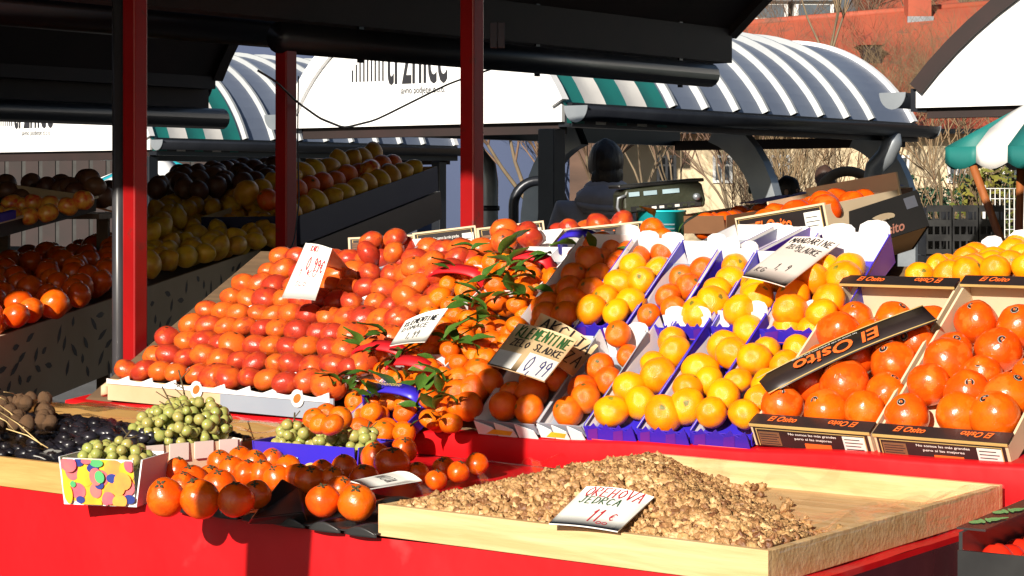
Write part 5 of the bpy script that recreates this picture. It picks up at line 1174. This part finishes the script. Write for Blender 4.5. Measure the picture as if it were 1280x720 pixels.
def ellipsoid(mb, c, r, n=24, m_=14, mi=0, wob=0, seed=0):
    vs = []; 
    for j in range(m_+1):
        th = PI*j/m_
        for i in range(n):
            ph = 2*PI*i/n; d = V((math.sin(th)*math.cos(ph), math.sin(th)*math.sin(ph), math.cos(th))); k = 1+wob*noise.noise(d*2.5+V((seed, 0, 0)))
            vs.append((c[0]+d.x*r[0]*k, c[1]+d.y*r[1]*k, c[2]+d.z*r[2]*k))
    return mb.add(vs, [(j*n+i, (j+1)*n+i, (j+1)*n+(i+1) % n, j*n+(i+1) % n) for j in range(m_) for i in range(n)], mi, True)
def person(label, loc, yaw, h, coat, hair, hood=False, cap=False, long_hair=False, arms=(0, 0)):
    k = h/1.75; root = thing('person', label, 'person', Matrix.Translation(loc) @ Matrix.Rotation(yaw, 4, 'Z') @ Matrix.Scale(k, 4)); S_ = 1
    J = [((0, 0, .95), (.17, .12)), ((0, .0, 1.18), (.155, .115)), ((0, .01, 1.38), (.165, .11)), ((0, .005, 1.48), .065), ((0, -.01, 1.56), .058), ((0, -.015, 1.65), (.078, .098)), ((0, -.01, 1.70), (.07, .085)),
         ((.17, .01, 1.41), .062), ((.23, .0, 1.15), .048), ((.22, -.10, .94), .038), ((.21, -.16, .88), .03), ((-.17, .01, 1.41), .062), ((-.23, .0, 1.15), .048), ((-.22, -.10, .94), .038), ((-.21, -.16, .88), .03),
         ((.10, 0, .86), .095), ((.11, .0, .48), .062), ((.11, .03, .08), .045), ((.12, -.12, .04), .04), ((-.10, 0, .86), .095), ((-.11, .0, .48), .062), ((-.11, .03, .08), .045), ((-.12, -.12, .04), .04)]
    E = [(0, 1), (1, 2), (2, 3), (3, 4), (4, 5), (5, 6), (2, 7), (7, 8), (8, 9), (9, 10), (2, 11), (11, 12), (12, 13), (13, 14), (0, 15), (15, 16), (16, 17), (17, 18), (0, 19), (19, 20), (20, 21), (21, 22)]
    skin_body('body', J, E, M['skin'], root)
    # coat: torso and sleeves just outside the body
    J2 = [((0, .0, .80), (.21, .16)), ((0, .0, 1.0), (.20, .155)), ((0, .0, 1.2), (.195, .145)), ((0, .01, 1.37), (.20, .14)), ((0, .0, 1.46), (.125, .105)), ((.205, .01, 1.40), .095), ((.27, .0, 1.15), .075), ((.25, -.09, .95), .06), ((-.205, .01, 1.40), .095), ((-.27, .0, 1.15), .075), ((-.25, -.09, .95), .06)]
    ct = skin_body('coat', J2, [(0, 1), (1, 2), (2, 3), (3, 4), (3, 5), (5, 6), (6, 7), (3, 8), (8, 9), (9, 10)], coat, root)
    tr = skin_body('trousers', [((0, 0, .90), (.18, .14)), ((.10, 0, .82), .105), ((.11, 0, .48), .078), ((.11, .02, .10), .065), ((-.10, 0, .82), .105), ((-.11, 0, .48), .078), ((-.11, .02, .10), .065)], [(0, 1), (1, 2), (2, 3), (0, 4), (4, 5), (5, 6)], M['jeans'], root, 1)
    f_ = MB(); 
    for sx in (-1, 1): ellipsoid(f_, (sx*.031, -.108, 1.655), (.012, .008, .008), 10, 6)
    ellipsoid(f_, (0, -.122, 1.628), (.013, .016, .020), 10, 8)
    for sx in (-1, 1): ellipsoid(f_, (sx*.080, -.01, 1.64), (.010, .020, .030), 10, 8)
    ellipsoid(f_, (0, -.110, 1.592), (.022, .008, .006), 10, 6); f_.build('face', M['skin'], root)
    hb = MB(); ellipsoid(hb, (0, .012, 1.668), (.090, .108, .112), 36, 20, wob=.07, seed=h); ellipsoid(hb, (0, .05, 1.60), (.078, .06, .085), 28, 14, wob=.2, seed=h+3)
    if long_hair: ellipsoid(hb, (0, .05, 1.57), (.098, .075, .16), wob=.08, seed=2)
    if cap: hb = MB(); hb.lathe([(.105, -.02), (.112, 0), (.11, .05), (.09, .10), (.05, .125), (0, .13)], 24, 0, Matrix.Translation((0, 0, 1.665)))
    hb.build('cap' if cap else 'hair', hair, root)
    if hood:
        hd = MB()
        ellipsoid(hd, (0, .05, 1.475), (.165, .125, .085), 30, 16, wob=.10, seed=4); ellipsoid(hd, (0, .02, 1.53), (.118, .105, .055), 24, 12, wob=.06, seed=8)
        for k_, (zz, rr_) in enumerate(((1.43, .150), (1.405, .135))): hd.tube([(rr_*1.02*math.cos(q), .05+rr_*.83*math.sin(q), zz+.03*(1-math.sin(q))) for q in [PI*i/20 for i in range(21)]], .016, 8)
        hd.build('hood', coat, root)
    return root
def atp(px, Y): return V(((px-640)/F*Y, Y, 0))
person('person seen from behind in a grey hooded jacket with dark hair, standing beyond the scale', atp(757, 10.3), R(186), 1.735, M['coat'], M['hair'], hood=True, long_hair=False)
person('person in a dark green cap in front of the cream house', atp(951, 16.5), R(20), 1.58, M['coat'], M['green_cap'], cap=True)
person('dark-haired person half hidden behind the tan box', atp(986, 16), R(60), 1.60, M['coat'], M['hair'])
person('brown-haired person walking away beside the pale brown hoop', atp(1030, 19), R(200), 1.72, M['jeans'], M['brown_hair'], long_hair=True)
person('person in dark clothes beyond the empty black box', atp(1136, 17), R(210), 1.52, M['jeans'], M['hair'])
# ------------------------------------------------------------------ goods at the shaded end of the table
pr = MB(); rr = random.Random(4); PV, PF, n0 = [], [], 0
for k in range(560):
    s_, t_ = rr.uniform(-2.35, -1.64), rr.uniform(.05, .62); z = ZT+.030+.05*math.sin(PI*(t_)/.64)+rr.uniform(-.01, .012)
    ellipsoid(pr, (s_, t_, z), (.019*rr.uniform(.7, 1.3), .015*rr.uniform(.7, 1.3), .012), 10, 6, wob=.3, seed=k)
o = pr.build('dried_prunes', M['prune']); o.matrix_world = STM; tag(o, 'dark glossy mass of dried prunes under clear film', 'prunes', kind='stuff')
fm = MB().grid(lambda u, v: (-2.62+1.02*u, .01+.78*v, ZT+.066+.05*math.sin(PI*v**.8)*math.sin(PI*min(1, u*1.05))+.008*noise.noise(V((u*14, v*12, 0)))*2), 50, 40)
o = fm.build('plastic_film', M['film_p']); o.matrix_world = STM; tag(o, 'clear film stretched over the dark prunes and nuts', 'plastic film')
FM['walnut'] = variants('walnut', M['shell'], k=3, flat=1.15, wob=.06, n=14, m=10)
for k in range(52):
    px, py = rr.uniform(-25, 70), rr.uniform(498, 534); p = G(px, py, ZT+.085+.03*rr.random()); fruit('walnut', p, .0165, 'brown whole walnut in the straw-coloured net at the shaded table end', 'whole walnuts in the net')
nt_ = MB()
for (a, b) in (((0, 497), (18, 512)), ((-4, 504), (30, 535)), ((-5, 520), (20, 540)), ((5, 490), (28, 500)), ((-5, 512), (52, 556)), ((8, 536), (60, 560))):
    p, q = G(*a, ZT+.14), G(*b, ZT+.105); nt_.tube([p, p.lerp(q, .5)+V((0, 0, .006)), q], .0012, 5)
tag(nt_.build('net', M['net']), 'shiny straw-coloured net strings over the whole walnuts', 'net')
# printed fruit box with grapes
def grapes(label, center, ext, n, seed, up=0, stemdir=(0, 0, 1)):
    rr = random.Random(seed); root = thing('grape_bunch', label, 'grapes', center); pts = []
    for _ in range(900):
        p = V((rr.uniform(-1, 1), rr.uniform(-1, 1), rr.uniform(-.6, 1)))
        if p.length > 1: continue
        q = V((p.x*ext[0], p.y*ext[1], p.z*ext[2]))
        if all((q-x).length > .0172 for x in pts): pts.append(q)
        if len(pts) >= n: break
    for q in pts:
        o = bpy.data.objects.new('berry', random.choice(FM['berry'])); link(o, root); o.location = q; s_ = .0116*rr.uniform(.8, 1.15); o.scale = (s_, s_, s_); o.rotation_euler = (rr.random()*3, rr.random()*3, 0)
    st = MB(); a = V((0, 0, 0)); b = V(stemdir)
    st.tube([a, b*.5+V((0, .004, .005)), b], [.0025, .002, .0018], 6)
    for k in range(6): p = a.lerp(b, .3+.1*k); st.tube([p, p+V((rr.uniform(-.03, .03), rr.uniform(-.02, .02), rr.uniform(-.01, .025)))], .0012, 5)
    st.build('stem', M['stem'], root)
pa, pb = G(80, 630, ZT+.001), G(171, 634, ZT+.001); pbx = frame(pa, pb, pa+TV*.9+SV*.1); w_ = (pb-pa).length
bx = thing('fruit_box', 'small card box printed with colourful fruit, holding pale grapes', 'box', pbx); hb_, l_ = .092, .12; f_ = .012
walls(bx, w_, l_, hb_, M['white_card'], M['paper'], flare=f_)
pm = MB(); rr = random.Random(12); mats_ = [M['print_y'], M['print_p'], M['print_o'], M['print_b'], M['print_g']]
def dec(x, z, rx, rz, mi, lay, ang=0):
    vs = []
    for j in range(18):
        t = 2*PI*j/18; u, v = rx*math.cos(t), rz*math.sin(t); X, Z = x+u*math.cos(ang)-v*math.sin(ang), z+u*math.sin(ang)+v*math.cos(ang); X = min(max(X, .001), w_-.001); Z = min(max(Z, .002), hb_-.001)
        vs.append((X, -f_*Z/hb_-.0012-lay*.00025, Z))
    pm.add(vs, [tuple(range(18))], mi)
lay = 0
for (x, z, rx, rz, mi, an) in [(.5, .5, .5, .6, 0, 0), (.06, .55, .06, .5, 0, 0), (.14, .72, .09, .2, 1, .2), (.32, .62, .11, .22, 0, .1), (.55, .60, .09, .17, 1, 0), (.72, .82, .13, .18, 2, 0), (.9, .75, .10, .22, 0, .3), (.22, .30, .10, .18, 1, .3), (.46, .32, .08, .16, 1, .1), (.70, .25, .13, .28, 2, -.2),
    (.88, .42, .12, .20, 1, .7), (.40, .06, .14, .12, 0, 0), (.25, .92, .07, .09, 3, 0), (.44, .80, .08, .10, 3, 0), (.70, .60, .08, .10, 3, 0), (.52, .45, .06, .09, 3, .2), (.92, .17, .08, .10, 3, 0), (.25, .12, .06, .08, 3, 0), (.5, .92, .09, .09, 4, 0), (.16, .45, .04, .07, 4, 0), (.36, .95, .07, .06, 1, 0), (.60, .14, .05, .13, 1, 0), (.10, .22, .05, .2, 0, 0)]:
    dec(x*w_, z*hb_, rx*w_, rz*hb_, mi, lay, an); lay += 1
for k in range(9):
    dec(rr.uniform(.04, .96)*w_, rr.uniform(.05, .95)*hb_, rr.uniform(.06, .12)*w_, rr.uniform(.12, .2)*hb_, rr.choice((0, 1, 1, 2, 2, 3, 4)), lay, rr.uniform(-.6, .6)); lay += .5
pm.build('printed_front', mats_, bx)
bx2 = G(130, 560, ZT+.09)
grapes('pale yellow grapes heaped in the printed fruit box', pbx @ V((w_*.5, l_*.5, .088)), (.066, .056, .032), 95, 3, stemdir=(.03, .02, .05))
# cardboard box of shaded grapes, blue punnet of grapes
a, b = G(176, 604, ZT+.001), G(300, 592, ZT+.001); m_, w_, l_, root = ybox('torn brown card box of shaded green grapes beside the printed box', a, b, a+TV*.2, .075, 'cream', 'white_card', name='fruit_box', cat='box')
for k in range(4): MB().box((.004+k*w_/4, -.009, .042), (w_/4*(k+.82), -.0065, .078)).build('flap', M['pink_paper'], root)
grapes('shaded green grapes behind the torn card box', m_ @ V((w_*.62, .10, .095)), (.105, .075, .042), 100, 7, stemdir=(-.05, .06, .085))
grapes('dull green grapes with bare stems above the blue punnet', m_ @ V((w_*.98, .22, .105)), (.10, .055, .038), 100, 9, stemdir=(-.03, .05, .10))
a, b = G(318, 590, ZT+.004), G(446, 600, ZT+.004); m_, w_, l_, root = ybox('shiny blue card punnet of pale grapes on the red table', a, b, a+TV*.15+SV*.02, .068, 'blue_card', 'blue_card', name='fruit_punnet', cat='punnet')
fx = MB()
for (x, z, rr_) in ((.25, .55, .010), (.32, .42, .007), (.42, .60, .006), (.40, .36, .012), (.56, .42, .008), (.68, .22, .007)): fx.add([(x*w_+rr_*1.5*math.cos(t), -.0085, z*.06+rr_*.7*math.sin(t+.6)) for t in [2*PI*j/12 for j in range(12)]], [tuple(range(12))], 0 if x < .5 else 1)
fx.build('print', [M['lcd'], M['gold']], root)
grapes('large pale grapes at one end of the blue punnet', m_ @ V((w_*.20, .07, .070)), (.040, .05, .034), 48, 15, stemdir=(.0, .04, .05))
grapes('small yellowish grapes filling the middle of the blue punnet', m_ @ V((w_*.58, .08, .066)), (.050, .05, .028), 60, 16, stemdir=(-.02, .03, .05))
grapes('small cluster of pale grapes at the shaded end of the blue punnet', m_ @ V((w_*.95, .05, .070)), (.030, .04, .034), 38, 17, stemdir=(.01, .03, .045))
for k, (px, py) in enumerate([(392, 523), (408, 518), (426, 522), (400, 530), (415, 531)]): fruit('clementine', G(px, py, ZT+.12), .026, 'clementine just behind the pale grapes of the blue punnet', 'clementines behind the grapes')
cb = MB().box((0, 0, 0), (.20, .10, .09)); o = cb.build('fruit_box', M['blue_card']); o.matrix_world = frame(G(382, 560, ZT+.003)+TV*.21, G(382, 560, ZT+.003)+TV*.21+SV, G(382, 560, ZT+.003)+TV*1.2); tag(o, 'low blue box under the clementines behind the grapes', 'box')
# firm persimmons in a black tray
tray = thing('fruit_tray', 'thin black plastic tray with cups under the firm persimmons', 'tray', STM)
ty = MB().grid(lambda u, v: (-1.30+.52*u, -.012+.36*v, ZT+.006+.010*abs(math.sin(u*PI*6))*abs(math.sin(v*PI*4))), 72, 40); ty.build('cup_sheet', M['black_plastic'], tray, solid=.002)
for k in range(6): MB().grid(lambda u, v: (-1.28+.085*k+.075*u, -.012-.006*math.sin(PI*u), ZT+.014*(1-v)*math.sin(PI*u)+.004-.004*v), 10, 4).build('cup', M['black_plastic'], tray, solid=.0018)
cup = G(345, 640, ZT+.006); MB().hexa([tuple(STM.inverted() @ p) for p in (G(308, 655, ZT+.004), G(384, 655, ZT+.004), G(380, 640, ZT+.01)+TV*.05, G(312, 640, ZT+.01)+TV*.05, G(314, 648, ZT+.02), G(380, 640, ZT+.03), W(374, 610, cup.y+.05), W(352, 597, cup.y+.05))]).build('raised_corner', M['black_plastic'], tray, bevel=.004)
firm = [(207, 622, 60, 1), (250, 624, 62, 1.15), (240, 601, 46, 1), (262, 598, 46, 1), (274, 606, 48, 1), (290, 588, 48, 1), (308, 592, 44, 1), (295, 625, 58, 1), (321, 618, 46, 1), (328, 593, 46, 1), (346, 598, 46, 1), (372, 598, 44, 1), (300, 574, 42, 1), (275, 578, 40, 1), (228, 606, 44, 1),
        (404, 626, 54, 1), (446, 628, 58, 1), (388, 600, 46, 1), (416, 600, 44, 1), (430, 585, 44, 1), (470, 572, 50, 1), (490, 580, 54, 1), (522, 592, 34, 1), (555, 586, 36, 1), (573, 590, 34, 1), (545, 600, 36, 1), (596, 580, 34, 1), (425, 612, 44, 1), (222, 588, 42, 1), (318, 578, 40, 1), (340, 576, 38, 1), (360, 585, 40, 1), (402, 590, 40, 1), (455, 598, 44, 1), (505, 562, 40, 1)]
for k, (px, py, dpx, el_) in enumerate(firm):
    zc = ZT+.012+.045*.95
    if dpx < 40: zc = ZT+.034
    Y = (ZC-zc)*F/(py-HY); r_ = dpx*.82/2*Y/F
    o = fruit('firm_persimmon', G(px, py, zc), r_, ('firm persimmon with dark calyx in the black tray, %s from the printed box' % ORD[k+1]) if k < 20 else 'firm persimmon near the walnuts, %s from the blue punnet' % ORD[k-19], 'firm persimmons on the front table', .25, name='persimmon', cat='persimmon')
    o.scale = (o.scale[0], o.scale[1], o.scale[2]*el_)
    cy = MB()
    for j in range(4):
        a = PI/2*j+.4; d = V((math.cos(a), math.sin(a), 0)); e = V((-d.y, d.x, 0)); b0 = V((0, 0, .985))
        cy.add([b0, b0+d*.16+e*.10+V((0, 0, .012)), b0+d*.32+V((0, 0, .03)), b0+d*.16-e*.10+V((0, 0, .012))], [(0, 1, 2, 3)])
    cy.tube([(0, 0, .97), (0, 0, 1.06)], .05, 6); cy.build('calyx', M['calyx'], o, solid=.02); o.rotation_euler = (random.uniform(.25, .7), random.uniform(-.35, .35), random.uniform(-.3, .3))
# ------------------------------------------------------------------ tomato boxes beyond the end of the table
zt_ = .83
a = G(1197, 672, zt_+.10); a = W(1197, 662, 3.28)-V((0, 0, .105)); zt_ = a.z
tm = frame(a, a+V((.85, -.52, 0)), a+V((.52, .85, 0)))
def tomato_crate(label, m_, w_, l_, h_, logo):
    root = thing('fruit_crate', label, 'crate', m_); t_ = .006
    MB().box((t_, t_, 0), (w_-t_, l_-t_, .005)).build('base', M['choc'], root)
    MB().box((0, 0, 0), (w_, t_, h_*.72)).build('front_wall', M['black_plastic'], root); MB().box((0, l_-t_, 0), (w_, l_, h_*.72)).build('end_wall', M['black_plastic'], root)
    for x in (0, w_-t_): MB().box((x, t_, 0), (x+t_, l_-t_, h_)).build('side_wall', M['black_plastic'], root)
    MB().box((-.012, .03, h_+.0005), (.036, l_-.03, h_+.004)).build('top_flange', M['black_card'], root)
    fl = MB(); 
    for q in (.18, .42): 
        for j in range(5): fl.add([(.012+.011*math.cos(t+j)+.006*j-.012, l_*q+.02*math.sin(t)+.012*j, h_+.0052+.0003*j) for t in [2*PI*i/8 for i in range(8)]], [tuple(range(8))])
    fl.build('printed_motif', M['print_g'], root)
    MB().box((-.0012, .02, h_*.2), (-.0002, l_*.3, h_*.8)).build('printed_side', M['greyboard'], root)
    lf_ = MB().box((w_*.32, -.0012, h_*.08), (w_*.62, -.0002, h_*.38)).build('label', M['print_o'], root); MB().box((w_*.40, -.0022, h_*.36), (w_*.52, -.0004, h_*.58)).build('leaf_print', M['print_g'], root)
    return root
c1 = tomato_crate('black printed box of red tomatoes beside the end of the table', tm, .36, .50, .10, 1)
for o in fill(tm, .36, .50, .030, 'tomato', 'shiny red tomato in the black box beside the table end', 'tomatoes in the black box', z0=.006, seed=9, second=.5, y0=.05): pass
tomato_crate('lower black box stacked under the tomato box', tm @ Matrix.Translation((0, 0, -.108)), .36, .50, .10, 0)
tt = thing('box_stand', 'low timber stand under the tomato boxes', 'stand', tm @ Matrix.Translation((0, 0, -.14)))
MB().box((-.02, -.02, 0), (.40, .54, .028)).build('top', M['tablewood'], tt)
for x, y in ((0, 0), (.36, 0), (0, .5), (.36, .5)): MB().box((x-.02, y-.02, -zt_+.14), (x+.02, y+.02, 0)).build('leg', M['tablewood'], tt)
# ------------------------------------------------------------------ stacked black plastic crates in the distance
for k in range(3):
    for j in range(4):
        cx_ = W(1158+k*33, 300, 14).x; root = thing('plastic_crate', 'black slatted plastic crate, %s from the ground in the %s stack' % (ORD[j+1], ORD[k+1]), 'crate', V((cx_, 14, .06+j*.335)), 'stacked black plastic crates')
        mb = MB(); w_ = .172
        for zz in (0, .10, .20, .30): mb.box((0, 0, zz), (w_, .012, zz+.045))
        for xx in (0, .045, .09, .135, w_-.012): mb.box((xx, .001, .001), (xx+.012, .010, .33))
        mb.box((0, .012, 0), (.012, .30, .33)).box((w_-.012, .012, 0), (w_, .30, .33)).box((.012, .29, 0), (w_-.012, .30, .25)).box((.012, .012, 0), (w_-.012, .29, .01)); mb.build('grille_body', M['black_plastic'], root)
pl = thing('pallet', 'low wooden pallet under the stacked black crates', 'pallet', V((W(1150, 300, 14).x, 13.95, 0)))
for k in range(4): MB().box((0, .1*k, .035), (.62, .1*k+.07, .058)).build('slat', M['tablewood'], pl)
for xx in (0, .28, .56): MB().box((xx, 0, 0), (xx+.06, .38, .034)).build('block', M['tablewood'], pl)
# ------------------------------------------------------------------ shaded stall at the side
N0, N1 = W(-2, 421, 5.95), W(347, 304, 7.9); D_ = N1-N0; PR = V((-.962, .273, 0))
nrm = D_.cross(PR).normalized(); nrm = nrm if nrm.z > 0 else -nrm
def PL2(px, py, lift=0):
    d = V(((px-640)/F, 1, (HY-py)/F)); o_ = V((0, 0, ZC)); p0 = N0+nrm*lift; return o_+d*((p0-o_).dot(nrm)/d.dot(nrm))
ss = thing('fruit_stand', 'shaded sloping fruit stand with a brown leaf-patterned side', 'stand', V((0, 0, 0)))
q0, q1 = N0-D_*.12, N1
MB().hexa([q0+PR*1.5-nrm*.05, q0+PR*.02-nrm*.05, q1+PR*.02-nrm*.05, q1+PR*1.5-nrm*.05, q0+PR*1.5-nrm*.02, q0+PR*.02-nrm*.02, q1+PR*.02-nrm*.02, q1+PR*1.5-nrm*.02]).build('board', M['tablewood'], ss)
pn = MB(); out = V((D_.y, -D_.x, 0)).normalized()*.012
def panelp(u, v, o_=0): p = q0.lerp(q1, u)+V((0, 0, -.24*v)); return p+out*o_
pn.hexa([panelp(0, 1), panelp(1, 1), panelp(1, 1, -1), panelp(0, 1, -1), panelp(0, 0), panelp(1, 0), panelp(1, 0, -1), panelp(0, 0, -1)]).build('side_panel', mat('brown_side_card', (.50, .38, .26), (.42, .31, .20), scale=3, rough=.8), ss)
lv = MB(); rr = random.Random(6); Lx = (q1-q0).length; used = []
for k in range(400):
    u, v = rr.uniform(.02, .98), rr.uniform(.12, .92)
    if any((u-a)**2*Lx*Lx*1+(v-b)**2*.24*.24 < .045**2 for a, b in used): continue
    used.append((u, v)); an = rr.uniform(0, PI); L_, w2 = .026*rr.uniform(.6, 1.3), .009
    vs = []
    for (x, z) in ((-1, 0), (-.4, 1), (.3, .9), (1, 0), (.3, -.9), (-.4, -1)):
        X, Z = x*L_*math.cos(an)-z*w2*math.sin(an), x*L_*math.sin(an)+z*w2*math.cos(an); vs.append(panelp(u, v, .10)+(q1-q0).normalized()*X+V((0, 0, Z)))
    lv.add(vs, [tuple(range(6))])
    if len(used) > 85: break
lv.build('leaf_print', M['black_card'], ss)
for u in (.05, .95):
    for pp in (.1, 1.4): b = q0.lerp(q1, u)+PR*pp; MB().box((b.x-.025, b.y-.025, 0), (b.x+.025, b.y+.025, b.z-.06)).build('leg', M['tablewood'], ss)
def heap2(poly, kind, r_, phrase, group, lift0=.0, layers=((0, 1.9), (1.2, 2.2)), name=None, n=2500):
    out = []
    xs = [p[0] for p in poly]; ys = [p[1] for p in poly]
    for lz, dd in layers:
        for _ in range(n):
            x, y = random.uniform(min(xs), max(xs)), random.uniform(min(ys), max(ys))
            if not inpoly(x, y, poly): continue
            p = PL2(x, y, lift0+r_*(.95+lz))
            if all((p-q).length > r_*(dd if abs((p-q).dot(nrm)) < r_ else 1.55) for q in out): out.append(p)
    out.sort(key=lambda p: p.y)
    for k, p in enumerate(out): 
        o = fruit(kind, p, r_*random.uniform(.92, 1.06), phrase+', %s from the near end' % ORD[min(k+1, 20)], group, name=name, upright=1.4)
        if name: o['category'] = name
    return out
def PLX(fl, frpt, bl, lift, h_, label, mo='black_card', mi_='kraft'):
    a, b, c = PL2(*fl, lift), PL2(*frpt, lift), PL2(*bl, lift); return ybox(label, a, b, c, h_, mo, mi_, name='fruit_crate', cat='crate')
heap2([(-20, 330), (40, 318), (140, 300), (140, 352), (60, 385), (-20, 408)], 'firm_persimmon', .040, 'orange persimmon in the shaded boxes of the leaf-patterned stand', 'persimmons on the shaded stand', name='persimmon', lift0=.0)
heap2([(186, 300), (240, 262), (345, 250), (345, 296), (280, 312), (186, 332)], 'lemon', .036, 'lemon on the shaded leaf-patterned stand', 'lemons on the shaded stand', lift0=.0)
heap2([(188, 268), (260, 228), (345, 222), (345, 250), (240, 262), (188, 296)], 'lemon', .036, 'lemon high at the back of the shaded stand', 'lemons high on the shaded stand', lift0=.05, layers=((0, 1.95), (1.3, 2.2)))
a, b = W(-30, 305, 6.25), W(120, 264, 6.9)
m_ = frame(a, b, a+PR*1.0+V((0, 0, .12))); w_ = (b-a).length; root = thing('fruit_crate', 'black box of red and yellow apples catching the sun on the shaded stand', 'crate', m_); walls(root, w_, .42, .05, M['black_card'], M['kraft'], flare=.002)
MB().box((0, -.008, .046), (w_, -.002, .054)).build('edge', M['cream'], root); lettering('El Osito', M['plaster_grey'], root, (w_*.62, -.006, .022), (1, 0, 0), (0, 0, 1), .18, .03, .3)
MB().box((0, -.012, .052), (w_*.28, .004, .078)).build('paper_sheet', M['blue_card'], root)
for k, (px, py, dz) in enumerate([(15, 270, 0), (36, 270, 0), (60, 266, 0), (85, 258, 0), (63, 256, 1), (42, 254, 1), (15, 255, 1), (-5, 268, 0), (104, 250, 0), (28, 258, 1)]):
    fruit('apple', W(px, py, 6.5+.12*dz), .034, 'red and yellow apple catching the sun in the black box, %s' % ORD[k+1], 'apples in the black box')
for k in range(26):
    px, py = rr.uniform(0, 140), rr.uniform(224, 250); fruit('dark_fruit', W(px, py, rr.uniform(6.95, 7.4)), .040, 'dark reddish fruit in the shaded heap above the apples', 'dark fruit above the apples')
sh = thing('heap_shelf', 'timber shelf holding the dark fruit above the apples', 'shelf', V((0, 0, 0)))
e0, e1 = W(-20, 262, 7.15), W(142, 258, 7.15); MB().box((e0.x, 6.9, e0.z-.03), (e1.x, 7.5, e0.z-.012)).build('board', M['tablewood'], sh)
for x in (e0.x+.05, e1.x-.05): MB().box((x-.02, 7.2, 0), (x+.02, 7.24, e0.z-.03)).build('leg', M['tablewood'], sh)
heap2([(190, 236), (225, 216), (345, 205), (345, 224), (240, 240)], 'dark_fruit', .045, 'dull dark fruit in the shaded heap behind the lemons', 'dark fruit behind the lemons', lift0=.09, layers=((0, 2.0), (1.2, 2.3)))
# second shaded box row behind the shaded post
a, b = W(376, 306, 7.7), W(548, 238, 9.3); m_ = frame(a, b, a+V((-.9, .4, .0))); w_ = (b-a).length
root = thing('fruit_crate', 'long blue-fronted box row of oranges and pears in the shade behind the post', 'crate', m_); walls(root, w_, .40, .11, M['blue_shaded'], M['kraft'], flare=.002); MB().box((0, -.01, -.13), (w_, .40, -.004)).build('rack', M['black_card'], root)
for x in (.05, w_-.05): p = m_ @ V((x, .2, -.13)); MB().tube([V((x, .2, -.13)), m_.inverted() @ V((p.x, p.y, 0))], .02, 8).build('leg', M['dark_metal'], root)
k = 0
for row in range(3):
    for i in range(11):
        k += 1; p = m_ @ V((.06+i*(w_-.1)/11+.03*row, .06+row*.10, .115+.035*row+rr.uniform(-.01, .015)))
        fruit('lemon' if row != 1 else 'orange', p, .046, 'yellowish fruit, %s line of the blue-fronted row, %s from the near end' % (ORD[row+1], ORD[i+1]), 'fruit in the blue-fronted box row', upright=1.2, name='citrus_fruit', cat='fruit')
for k, (px, py, kd) in enumerate([(440, 228, 'apple'), (452, 222, 'apple'), (462, 212, 'apple'), (460, 228, 'apple'), (448, 236, 'apple'), (470, 238, 'orange'), (432, 240, 'orange')]): fruit(kd, W(px, py, 8.75), .046, 'reddish fruit on top of the shaded blue-fronted box row', 'reddish fruit on the shaded box row', name='red_fruit', cat='fruit')
